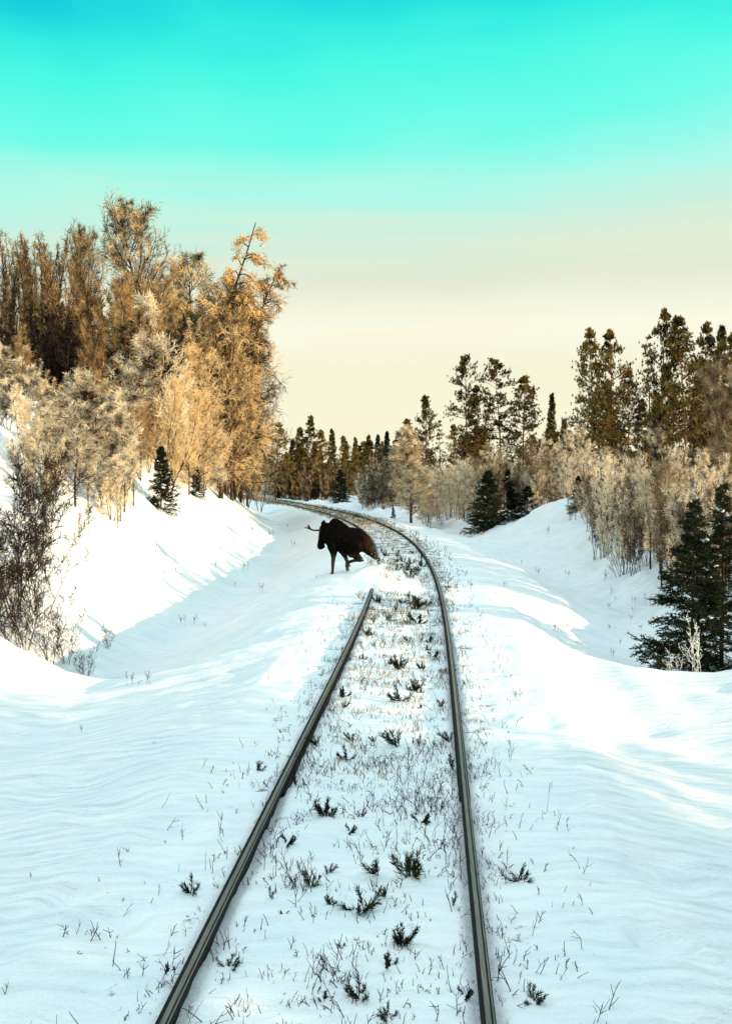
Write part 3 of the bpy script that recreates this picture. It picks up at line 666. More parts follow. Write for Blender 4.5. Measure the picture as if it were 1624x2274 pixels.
for u, d, vt, lb in [(242, 27, 1368, 'small dark twig cluster standing in the blue ditch snow'), (176, 34, 1130, 'thin lone sapling on the sunlit slope below the brightest birch'), (196, 35, 1150, 'second thin sapling leaning on the sunlit slope'), (262, 38, 1060, 'bunch of thin stems at the lower corner of the sunlit slope trees')]:
    plant('dark_shrub' if d < 30 else 'sap_c', 'bare_shrub', u, d, vt, lb, cat='shrub', wide=.9 if d < 30 else 1.0)

# ------------------------------------------------------------------ thicket and pines across the track
G_TH = 'frosted saplings of the thicket by the dark spruces'
def base_d(u): return float(np.interp(u, [1040, 1130, 1235, 1262, 1300, 1340, 1400, 1450, 1500, 1560, 1624], [62, 60, 56, 47, 42, 36.5, 32, 29, 27.5, 26, 25]))
for i in range(165):
    u = rnd.uniform(1245, 1665); row = rnd.random() ** 1.4
    d = base_d(min(u, 1624)) + row * 17
    vt = np.interp(u, [1245, 1330, 1420, 1500, 1560, 1640], [965, 955, 1000, 960, 1010, 980]) + rnd.uniform(-25, 75) + (1 - row) * 70
    near = row < .25
    plant(rnd.choice(['sap_a', 'sap_b', 'sap_c']), 'birch_sapling', u, d, vt,
          'thin bare sapling with a dark stem at the front edge of the frosted thicket' if near else 'thin white-frosted sapling packed in the thicket below the tall pines', 'thin dark stems along the thicket front' if near else G_TH,
          mat='twig_lichen' if near and rnd.random() < .5 else 'frost_white', wide=rnd.uniform(.9, 1.3))
for u, d, vt, lb in [(1493, 33, 928, 'tallest white-frosted birch in the thicket, its pale plume in front of the dark pines'), (1312, 47, 935, 'sunlit cream-frosted birch rising above the thicket'), (1590, 31, 985, 'bright white-frosted birch behind the twin dark spruces'), (1245, 60, 945, 'frosted birch with a thin spire behind the snowy mound')]:
    plant('young_a', 'birch_tree', u, d, vt, lb, 'frosted birches over the thicket', mat='frost_white', wide=.9)
for i in range(60):
    u = rnd.uniform(1060, 1262); d = rnd.uniform(61, 78)
    plant(rnd.choice(['sap_a', 'sap_b', 'young_b']), 'birch_sapling', u, d, rnd.uniform(965, 1030), 'greyish frosted sapling in the scrub behind the snowy mound', 'frosted scrub behind the mound', mat=rnd.choice(['frost_white', 'twig_lichen', 'frost_white']), wide=1.2)
for i in range(52):
    u = rnd.uniform(935, 1075); d = rnd.uniform(72, 92)
    plant(rnd.choice(['sap_a', 'sap_b', 'young_b']), 'birch_sapling', u, d, np.interp(u, [935, 1075], [1055, 1015]) + rnd.uniform(-20, 30), 'golden-frosted sapling in the sunlit scrub between the lone round birch and the mound', 'golden scrub beside the round birch', mat='frost_sunlit', wide=1.3)
plant('round_birch', 'birch_tree', 912, 70, 938, 'lone cone-shaped frosted birch glowing at the bend of the track', cat='tree', wide=1.2)
plant('spruce_near', 'spruce_tree', 1536, 20.3, 1092, 'dark young spruce with a bare leader and snow patches behind the crest', 'twin dark spruces', wide=1.08, rot=.4, zoff=-.1)
plant('spruce_near_b', 'spruce_tree', 1600, 20.8, 1056, 'dark young spruce with the taller leader, at the picture edge behind the crest', 'twin dark spruces', wide=1.05, rot=2.0, zoff=-.1)
plant('rime_shrub', 'bare_shrub', 1546, 18.2, 1352, 'small white rime-coated shrub against the black foot of the spruces', cat='shrub', wide=.75, rot=1.0)
plant('rime_shrub', 'bare_shrub', 1502, 18.3, 1420, 'low white rime-coated twigs beside the taller rime shrub', cat='shrub', wide=.9, rot=2.2)
plant('spruce_mid', 'spruce_tree', 1082, 60, 1040, 'low dark spruce with snow on its boughs at the edge of the mound', cat='tree', wide=1.15)
plant('spruce_mid', 'spruce_tree', 1118, 63, 1025, 'dark spruce with a snow shelf just behind the low one at the mound', cat='tree', wide=1.2)
plant('spruce_mid', 'spruce_tree', 1283, 47.5, 1052, 'small spruce with a white snow cap at the thicket end of the mound', cat='tree', wide=.95)
plant('spruce_mid', 'spruce_tree', 1170, 62, 1075, 'dwarf dark spruce under the scrub on the mound crest', cat='tree', wide=1.5)

TP = [('pine_c', 1037, 98, 784, .8, 'tall lean pine with a long bare trunk, first of the group by the bend'), ('pine_b', 1066, 101, 850, .85, 'bushy pine leaning on the tall lean one'), ('pine_c', 1112, 95, 788, .95, 'tall pine with a rounded top in the middle of the bend group'),
 ('pine_b', 1160, 95, 828, 1.05, 'broad dark pine at the outer end of the bend group'), ('spruce_far', 1222, 105, 868, .62, 'small pointed spruce standing alone between the two pine groups'), ('pine_d', 945, 112, 872, .8, 'big dark pine behind the lone frosted birch'),
 ('snag', 974, 104, 930, .9, 'thin half-dead pine beside the big dark one'), ('pine_a', 1005, 112, 938, .9, 'short pine between the half-dead one and the tall lean one'), ('pine_d', 905, 122, 925, .9, 'dark pine on the flank of the big dark one, towards the gap'),
 ('pine_b', 1318, 82, 722, .72, 'tall sunlit pine, first of the pair standing clear of the group'), ('pine_b', 1364, 80, 724, .72, 'tall sunlit pine, second of the pair standing clear of the group'), ('pine_b', 1395, 90, 815, .8, 'lower olive pine behind the sunlit pair'),
 ('snag', 1438, 77, 738, .7, 'thin nearly dead spruce pole between the tall pines'), ('pine_b', 1464, 76, 678, .58, 'tallest dark pine of the whole wood, narrow pointed crown'), ('pine_a', 1524, 74, 692, .85, 'thick olive pine next to the tallest one'),
 ('pine_b', 1556, 80, 708, .7, 'dark pine peeking over the shoulder of the thick olive one'), ('spruce_far', 1604, 78, 716, .62, 'pointed dark spruce near the picture edge'), ('pine_a', 1580, 84, 790, 1.0, 'olive pine filling the gap before the pointed spruce'),
 ('pine_d', 1480, 88, 800, .9, 'dark low pine behind the tallest one'), ('pine_d', 1345, 92, 840, 1.0, 'dark bushy pine under the sunlit pair'), ('pine_d', 1250, 100, 925, .8, 'low dark pine just past the small pointed spruce'),
 ('pine_d', 1425, 95, 880, .9, 'shadowy pine low behind the dead pole'), ('pine_d', 1550, 92, 850, .9, 'shadowy pine low behind the thick olive one'), ('pine_a', 1640, 80, 730, .9, 'pine cut by the picture edge')]
for k, u, d, vt, w, lb in TP: plant(k, 'spruce_tree' if 'spruce' in k else 'pine_tree', u, d, vt, lb, 'tall pines across the track', wide=w * (1.0 if k in ('spruce_far', 'snag') else .82))
plant('birch_b', 'birch_tree', 1612, 62, 770, 'lichen-grey drooping birch at the picture edge before the pines', wide=.75, mat='twig_lichen')
for i in range(22):
    u = rnd.uniform(985, 1640); plant(rnd.choice(['pine_d', 'spruce_far', 'pine_b']), 'pine_tree', u, rnd.uniform(104, 128), np.interp(u, [985, 1100, 1250, 1330, 1640], [965, 940, 950, 880, 870]) + rnd.uniform(-12, 30), 'dark conifer low behind the tall pines across the track', 'dark conifers behind the tall pines')

# far wood around the bend
FT = [('pine_b', 612, 122, 934, .85, 'pine with an open round crown, nearest the hill at the far bend'), ('spruce_far', 648, 140, 972, .8, 'small dark conifer beside the open round pine at the far bend'), ('pine_d', 664, 138, 944, .8, 'dark pine beside the tallest of the far wood'), ('pine_d', 690, 138, 918, .72, 'tallest pine of the far wood beyond the bend'),
 ('pine_d', 714, 142, 950, .8, 'dark pine on the far side of the tallest one'), ('spruce_far_b', 737, 150, 948, .9, 'narrow far spruce with a rounded tip'), ('pine_d', 763, 146, 964, .7, 'golden-edged far spruce above the little dark spruce'), ('spruce_far_b', 789, 152, 967, .9, 'pointed far spruce at the lowest point of the treeline'),
 ('spruce_far_b', 818, 158, 962, .9, 'far spruce in the gap before the bluish ones'), ('spruce_blue', 838, 165, 962, .8, 'far spruce tinted blue for haze, first of three'), ('spruce_blue', 858, 160, 955, .9, 'far spruce tinted blue for haze, middle of three'), ('spruce_blue', 882, 158, 958, .9, 'far spruce tinted blue for haze, next to the dark pines'), ('pine_a', 822, 140, 975, .8, 'golden far pine in front of the bluish spruces')]
for k, u, d, vt, w, lb in FT: plant(k, 'spruce_tree' if 'spruce' in k else 'pine_tree', u, d, vt, lb, 'far wood beyond the bend', wide=w)
for i in range(30):
    u = rnd.uniform(575, 960); plant(rnd.choice(['pine_d', 'spruce_far', 'spruce_far_b', 'spruce_blue' if u > 780 else 'pine_d']), 'spruce_tree', u, rnd.uniform(165, 200), rnd.uniform(975, 1010), 'dark conifer in the back rows of the far wood', 'back rows of the far wood')
for i in range(85):
    u = rnd.uniform(545, 765); d = rnd.uniform(136, 152)
    plant('far_bush', 'bush', u, d, np.interp(u, [545, 600, 640, 700, 765], [1035, 1038, 1012, 1022, 1035]) + rnd.uniform(-10, 18), 'brown bare bush in the scrub belt below the far wood', 'scrub belt below the far wood', cat='bush', mat='frost_pale' if u < 610 else rnd.choice(['twig_brown', 'twig_brown', 'twig_lichen', 'twig_dark']), wide=1.1)
for i in range(32):
    u = rnd.uniform(800, 905); d = rnd.uniform(98, 122)
    plant(rnd.choice(['far_bush', 'young_b']), 'bush', u, d, np.interp(u, [800, 840, 905], [1040, 1012, 1030]) + rnd.uniform(-10, 22), 'grey bare bush between the far field and the lone frosted birch', 'grey bushes beside the far field', cat='bush', mat=rnd.choice(['twig_lichen', 'frost_pale', 'frost_white']), wide=1.1)
plant('spruce_mid', 'spruce_tree', 756, 128, 1040, 'little dark spruce standing alone at the back of the far snowfield', wide=.95)
plant('spruce_mid', 'spruce_tree', 872, 84, 1118, 'small dark spruce sprout at the foot of the grey bushes', wide=.6)

# wood beside the crossing, out of frame: it throws the shade over the near snow
for i, (x, y, h, k) in enumerate([(13, -15.4, 11, 'spruce_far'), (15, -12.6, 12, 'pine_d'), (12.5, -8.4, 10, 'spruce_far'), (14.5, -7.0, 12, 'pine_d'), (12, -3.1, 10, 'spruce_far'), (15, -2.8, 12.5, 'pine_d'), (12.5, 0.5, 11, 'spruce_far'), (16, 0.1, 10, 'spruce_far'), (20, -7.2, 13, 'pine_d'), (19, -12.8, 13, 'pine_d'), (21, -2.3, 13, 'pine_d'), (24, -5.9, 13, 'spruce_far')]):
    ms, top = PROTO[k]
    e = bpy.data.objects.new('spruce_tree', None); COL.objects.link(e); e.location = (x, y, ground_z(x, y) - .1); e.scale = (h / top * 1.15,) * 2 + (h / top,); e.rotation_euler = (0, 0, i * 1.3)
    tag(e, 'conifer beside the crossing whose shadow lies over the near snow', 'tree', 'conifers beside the crossing')
    for pn, me in ms: link(pn, me, e)

# ------------------------------------------------------------------ twigs, stalks, sprigs on the snow
def twig_thing(u, v, hp, label, seed, group=None, kind='ditch_twig', lean=0.0):
    p = hit(u, v); ms, top = PROTO[kind]; s_ = hp / F * p.y / top
    e = bpy.data.objects.new('bare_twig', None); COL.objects.link(e); e.location = p - Vector((0, 0, .02)); e.scale = (s_,) * 3; e.rotation_euler = (0, lean, seed * 1.7)
    tag(e, label, 'twig', group)
    for pn, me in ms: link(pn, me, e)
for i, (u, v, hp, lb) in enumerate([(291, 1519, 32, 'single straight twig at the dip of the snow crest'), (330, 1518, 34, 'forked twig standing at the dip of the snow crest'), (310, 1521, 14, 'short twig stubs between the straight and the forked twig at the crest'),
    (580, 1314, 22, 'thin twig upright on the shaded flank below the moose'), (522, 1302, 14, 'short twig on the valley floor near the shadow line'), (404, 1388, 26, 'forked twig in the middle of the blue ditch'), (432, 1386, 24, 'leaning twig next to the forked one in the blue ditch'), (455, 1392, 14, 'tiny twig past the leaning one in the blue ditch'),
    (182, 1626, 22, 'dark stub sticking out of the near lit snow'), (342, 1652, 12, 'tiny dark stub in the near shaded snow'), (702, 1284, 10, 'small dark sprig on the snow behind the moose hooves'), (1256, 1400, 24, 'thin stalk on the flank opposite the sunlit hollow'), (1272, 1398, 14, 'brown leaf-bearing twig on the flank across the rails'),
    (1232, 1402, 26, 'thin leaning stalk beside the brown leaf twig'), (1280, 1432, 16, 'short twig below the brown leaf twig'), (1360, 1458, 22, 'short upright twig near the foot of the twin spruces'), (1146, 1556, 34, 'bent forked twig on the shaded shoulder across the rails'), (1215, 1186, 20, 'thin twig on the shaded face of the mound'),
    (1012, 1146, 12, 'twig at the toe of the mound'), (560, 1186, 22, 'thin weed on the sunlit bank behind the moose'), (600, 1195, 20, 'second thin weed on the sunlit bank behind the moose'), (1342, 1290, 26, 'bent dark branch lying on the snow below the thicket'), (1440, 1345, 30, 'dark stem at the snow edge under the thicket'), (70, 1950, 22, 'two faint stalks in the near shaded snow')]):
    twig_thing(u, v, hp, lb, i)

for i in range(34):
    lft = i < 18; u = rnd.uniform(150, 660) if lft else rnd.uniform(1000, 1420)
    v = np.interp(u, [150, 660], [1330, 1215]) + rnd.uniform(-70, 25) if lft else np.interp(u, [1000, 1420], [1230, 1390]) + rnd.uniform(-50, 60)
    twig_thing(u, v, rnd.uniform(9, 22), 'small weed stalk sticking out of the sunlit bank snow behind the moose' if lft else 'small weed stalk sticking out of the streaked snow flank below the thicket', 40 + i, 'weed stalks on the sunlit bank' if lft else 'weed stalks on the streaked flank')

def stalk_field(name, n, seed, pts_fn, hr, rad, mat, label, branch=.6):
    g = np.random.default_rng(seed); x, y = pts_fn(g, n); k = ~((np.abs(y - 28.3) < 2.9) & (x - Xc(y) < .35) & (x - Xc(y) > -1.6)) | (g.random(len(x)) < .06); x, y = x[k], y[k]; n = len(x); z = terrain(x, y) - .02
    d = norm(np.stack([g.normal(size=n) * .42, g.normal(size=n) * .42, np.ones(n)], -1)); L = g.uniform(hr[0], hr[1], n) * g.uniform(.5, 1, n)
    P, D = grow(g, np.stack([x, y, z], -1), d, L, 4, .13, (0, 0, -.01))
    r = rad * (0.6 + .7 * g.random(n))
    parts = [tubes(P, r[:, None] * np.linspace(1, .5, 5)[None], 3)]
    k = g.random(n) < branch
    o2, d2, t2 = spawn(g, P[k], D[k], 3, .25, .85, 38, 12); L2 = np.repeat(L[k], 3) * .5 * g.uniform(.4, 1.1, len(t2))
    P2, _ = grow(g, o2, d2, L2, 3, .12, (0, 0, .05)); parts.append(tubes(P2, np.repeat(r[k], 3)[:, None] * .7 * np.linspace(1, .6, 4)[None], 3))
    V, f = merge(parts)
    return tag(link(name, mesh(name, V, f, M[mat])), label, 'dry stalks', kind='stuff')
def bed_pts(ya, yb, w, clump=0.0, power=1.0):
    def fn(g, n):
        y = ya + (yb - ya) * g.random(n) ** power
        s = g.uniform(-w, w, n)
        k = vnoise(s / .35, y / .5, 31) + .5 > clump * (0.35 + .5 * g.random(n)) * 1.5
        y, s = y[k], s[k]; ok = np.abs(np.abs(s) - .75) > .06
        y, s = y[ok], s[ok]
        return Xc(y) + s, y
    return fn
def side_pts(ya, yb, sg, a0, a1):
    def fn(g, n):
        y = ya + (yb - ya) * g.random(n) ** 1.5; a = a0 + (a1 - a0) * g.random(n) ** 1.6
        k = vnoise(a / .3, y / .45, 33) > -.06
        return Xc(y[k]) + sg * a[k], y[k]
    return fn
stalk_field('dry_stalks', 8800, 51, bed_pts(4.6, 26, .70, .72, 1.35), (.05, .22), .0027, 'stalk', 'dead weed stalks poking through the snow between the rails')
stalk_field('dry_stalks', 420, 52, side_pts(4.6, 26, -1, .84, 1.65), (.04, .18), .0027, 'stalk', 'dead weed stalks scattered outside the rail nearer the moose')
stalk_field('dry_stalks', 620, 53, side_pts(4.6, 26, 1, .82, 1.5), (.04, .20), .0027, 'stalk', 'dead weed stalks scattered outside the rail on the outer curve')
def clump_pts(ya, yb, w, per, r):
    def fn(g, n):
        m = n // per; y = ya + (yb - ya) * g.random(m) ** 1.2; s = g.uniform(-w, w, m)
        y = np.repeat(y, per) + g.normal(size=m * per) * r * 1.3; s = np.repeat(s, per) + g.normal(size=m * per) * r
        ok = np.abs(np.abs(s) - .75) > .055
        return Xc(y[ok]) + s[ok], y[ok]
    return fn
stalk_field('dry_grass', 5600, 57, clump_pts(4.8, 34, 1.0, 9, .045), (.03, .12), .0026, 'stalk', 'dark dead grass tufts and broken stems on the near track bed', .35)
stalk_field('dry_grass', 1800, 58, clump_pts(9, 34, .66, 9, .05), (.04, .14), .0034, 'drygrass', 'brown dead grass tufts on the near track bed', .35)
stalk_field('dry_grass', 9000, 54, bed_pts(20, 75, 1.05, .75, 1.0), (.06, .22), .006, 'drygrass', 'brown dead grass thick between the rails towards the bend', .3)
stalk_field('dry_grass', 9000, 55, bed_pts(60, 150, 1.5, .5, 1.0), (.08, .26), .011, 'drygrass', 'brown dead grass on the track bed in the far bend', .3)
stalk_field('dry_stalks', 900, 56, lambda g, n: (lambda y, a: (Xc(y) + a, y))(g.uniform(26, 100, n), .85 + .8 * g.random(n) ** 1.5), (.08, .24), .006, 'stalk', 'dead weed stalks along the outer rail towards the bend', .5)

def sprig_mesh(key, seed, n_st, hgt, flat):
    g = np.random.default_rng(seed)
    d = norm(np.concatenate([g.normal(size=(n_st, 2)) * flat, np.abs(g.normal(size=(n_st, 1))) * .5 + .45], 1))
    P, D = grow(g, g.normal(size=(n_st, 3)) * np.array([.012, .012, 0]), d, hgt * g.uniform(.5, 1.05, n_st), 5, .12, (0, 0, .08))
    sv, sf = tubes(P, np.full((n_st, 1), .0035) * np.linspace(1, .6, 6)[None], 4)
    o, dd, t = spawn(g, P, D, 70, .22, 1.02, 30, 12)
    cv, cf = blades(g, o, dd, 1, hgt * .26, .0027, .12)
    PROTO[key] = ([('stem', mesh(key + '_stem', sv, sf, M['bark_dark'])), ('needles', mesh(key + '_needles', cv, cf, M['sprig']))], hgt)
sprig_mesh('sprig_bushy', 61, 11, .17, .55); sprig_mesh('sprig_fan', 62, 5, .20, .75); sprig_mesh('sprig_star', 63, 6, .11, 1.1); sprig_mesh('sprig_single', 64, 2, .19, .35); sprig_mesh('sprig_flat', 65, 6, .18, 1.8)
def sprig(kind, u, v, wp, label, group='evergreen sprigs on the track bed'):
    p = hit(u, v); ms, top = PROTO[kind]; s_ = wp / F * p.y / (top * 1.2)
    e = bpy.data.objects.new('pine_seedling', None); COL.objects.link(e); e.location = p - Vector((0, 0, .012)); e.scale = (s_,) * 3; e.rotation_euler = (0, 0, rnd.uniform(0, 6.28))
    tag(e, label, 'seedling', group)
    for pn, me in ms: link(pn, me, e)
SP = [('sprig_bushy', 722, 1812, 52, 'densest round seedling, close to the rail nearer the moose'), ('sprig_fan', 688, 1972, 56, 'fan-shaped seedling with two arms near the middle of the bed'), ('sprig_fan', 840, 1942, 62, 'wide seedling with a hooked arm in the near bed'), ('sprig_bushy', 912, 1945, 70, 'tallest spiky seedling in the near bed'),
 ('sprig_flat', 803, 2022, 84, 'long low row of needles lying on the near snow'), ('sprig_bushy', 893, 2098, 60, 'thick dark tuft toward the outer rail in the near bed'), ('sprig_flat', 800, 2215, 66, 'dark clump at the bottom of the picture between the rails'), ('sprig_star', 862, 2150, 44, 'small bent tuft below the thick dark one'),
 ('sprig_single', 604, 1998, 40, 'lone upright spike beside the buried edge of the nearer rail'), ('sprig_star', 636, 1872, 36, 'star-shaped seedling left of the bed centre'), ('sprig_fan', 727, 1936, 36, 'thin three-armed seedling beside the two-armed fan'), ('sprig_star', 738, 2010, 34, 'small tuft at the end of the long low row'),
 ('sprig_flat', 770, 1686, 44, 'low spreading sprig past the rail joints'), ('sprig_fan', 706, 1656, 42, 'leaning sprig against the shaded end of the nearer rail'), ('sprig_single', 660, 1745, 46, 'tall sprig hugging the nearer rail by its joint'), ('sprig_fan', 884, 1658, 62, 'broad two-winged sprig in the middle of the bed'),
 ('sprig_fan', 1000, 1648, 42, 'sprig tight against the inside of the outer rail'), ('sprig_single', 1008, 1712, 52, 'black spiky sprig under the outer rail by its joint'), ('sprig_bushy', 918, 1534, 34, 'yellow-green seedling lit by the low sun'), ('sprig_bushy', 884, 1486, 40, 'bushy seedling just beyond the yellow-green one'),
 ('sprig_flat', 886, 1556, 50, 'row of short dark tips right before the yellow-green one'), ('sprig_star', 760, 1550, 34, 'sunlit tuft beside the nearer rail'), ('sprig_star', 930, 1826, 36, 'open starry sprig near the outer rail'), ('sprig_fan', 800, 1812, 30, 'small forked sprig alone in clean snow'),
 ('sprig_star', 775, 1846, 30, 'flat little sprig in the clean snow of the near bed'), ('sprig_fan', 856, 1990, 40, 'airy sprig next to the long low row'), ('sprig_single', 1002, 2010, 44, 'dark sprig between the tallest seedling and the outer rail'), ('sprig_star', 632, 2028, 18, 'tiny green tuft beside the nearer rail'),
 ('sprig_star', 756, 2100, 16, 'tiny green dot of needles in the near bed'), ('sprig_flat', 508, 2148, 46, 'low sprig inside the nearer rail low in the picture'), ('sprig_flat', 428, 1982, 54, 'dark flat sprig outside the nearer rail'), ('sprig_flat', 1150, 1958, 56, 'dark flat sprig outside the outer rail'),
 ('sprig_flat', 1180, 2222, 60, 'frayed clump outside the outer rail at the bottom of the picture'), ('sprig_star', 716, 2222, 30, 'small tuft at the bottom of the picture near the bed centre'), ('sprig_flat', 860, 2262, 50, 'half-cut tuft at the very bottom edge'), ('sprig_star', 1028, 2210, 36, 'sprig inside the outer rail at the bottom of the picture'),
 ('sprig_star', 372, 2160, 30, 'ragged sprig outside the nearer rail at the bottom'), ('sprig_fan', 780, 1645, 32, 'dark sprig between the leaning one and the two-winged one'), ('sprig_single', 930, 1655, 34, 'narrow sprig beside the two-winged one'), ('sprig_bushy', 838, 1338, 22, 'yellow-green sprig where the nearer rail comes out of the kicked-up snow'),
 ('sprig_bushy', 925, 1352, 34, 'large sprig in the sunlit bed below the moose'), ('sprig_star', 866, 1476, 24, 'sprig touching the bushy one beyond the yellow-green one'), ('sprig_fan', 570, 1712, 34, 'sprig outside the nearer rail at the shade line'), ('sprig_star', 975, 1565, 22, 'little sprig near the outer rail before the lit snow')]
for k, u, v, w, lb in SP: sprig(k, u, v, w, lb)
for i in range(44):
    y = rnd.uniform(11, 40); s_ = rnd.uniform(-.6, .6); x = float(Xc(y)) + s_
    u = CX + F * x / y; v = HZ + F * (H + .08) / y
    sprig(rnd.choice(['sprig_star', 'sprig_fan', 'sprig_bushy', 'sprig_single']), u, v, rnd.uniform(14, 30) * min(1, 20 / y + .25), 'little dark evergreen sprig among dead stalks between the rails toward the bend', 'little sprigs between the rails toward the bend')

# ------------------------------------------------------------------ the moose
def fur_material():
    m, nt, b = nodes('moose_fur'); setp(b, .85, .03)
    N = nt.nodes.new; Lk = nt.links.new
    mx, nz, tc = noise_mix(nt, (.0015, .0012, .0012), (.006, .0042, .0035), 14)
    sep = N('ShaderNodeSeparateXYZ'); Lk(tc.outputs['Object'], sep.inputs[0])
    # warm sunlight on the rump painted into the fur as rust-brown
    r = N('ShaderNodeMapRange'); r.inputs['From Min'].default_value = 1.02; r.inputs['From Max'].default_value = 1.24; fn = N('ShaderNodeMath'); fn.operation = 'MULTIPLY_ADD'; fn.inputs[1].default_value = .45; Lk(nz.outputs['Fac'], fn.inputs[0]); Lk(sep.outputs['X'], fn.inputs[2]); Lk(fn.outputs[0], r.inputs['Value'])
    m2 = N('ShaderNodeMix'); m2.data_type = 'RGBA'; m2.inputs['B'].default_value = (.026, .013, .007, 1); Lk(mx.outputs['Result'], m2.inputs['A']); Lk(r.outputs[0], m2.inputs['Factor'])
    # paler legs
    l = N('ShaderNodeMapRange'); l.inputs['From Min'].default_value = .60; l.inputs['From Max'].default_value = .42; Lk(sep.outputs['Z'], l.inputs['Value'])
    m3 = N('ShaderNodeMix'); m3.data_type = 'RGBA'; m3.inputs['B'].default_value = (.034, .023, .016, 1); Lk(m2.outputs['Result'], m3.inputs['A']); Lk(l.outputs[0], m3.inputs['Factor'])
    # dark front leg and hoofs
    Lk(m3.outputs['Result'], b.inputs['Base Color'])
    wv = N('ShaderNodeTexNoise'); wv.inputs['Scale'].default_value = 60; mp = N('ShaderNodeMapping'); mp.inputs['Scale'].default_value = (1, 1, .3); Lk(tc.outputs['Object'], mp.inputs[0]); Lk(mp.outputs[0], wv.inputs['Vector'])
    bp = N('ShaderNodeBump'); bp.inputs['Strength'].default_value = 1.0; bp.inputs['Distance'].default_value = .03; Lk(wv.outputs['Fac'], bp.inputs['Height']); Lk(bp.outputs[0], b.inputs['Normal'])
    return m

def capsule(p0, p1, r0, r1, flat=1.0, n=12):
    """tapered rounded limb from p0 to p1; flat squeezes it sideways"""
    p0 = np.array(p0, float); p1 = np.array(p1, float); ax = p1 - p0; L = np.linalg.norm(ax); ax = ax / max(L, 1e-6) if L > 1e-6 else np.array([0, 0, 1.0])
    ring = []
    for t in np.linspace(-np.pi / 2, 0, 5): ring.append((p0 + ax * r0 * math.sin(t), r0 * math.cos(t)))
    for t in np.linspace(0, np.pi / 2, 5): ring.append((p1 + ax * r1 * math.sin(t), r1 * math.cos(t)))
    side = np.array([0, 1.0, 0]); a = norm(np.cross(ax, side)); b = norm(np.cross(a, ax))
    th = np.linspace(0, 2 * np.pi, n, endpoint=False)
    V = np.concatenate([c + max(r, .0005) * (np.cos(th)[:, None] * a + np.sin(th)[:, None] * b) for c, r in ring])
    c0 = (p0[1] + p1[1]) / 2; V[:, 1] = c0 + (V[:, 1] - c0) * flat if flat != 1.0 else V[:, 1]
    k = len(ring); idx = np.arange(k * n).reshape(k, n); A, B = idx[:-1], idx[1:]
    return V, np.stack([A, np.roll(A, -1, 1), np.roll(B, -1, 1), B], -1).reshape(-1, 4)

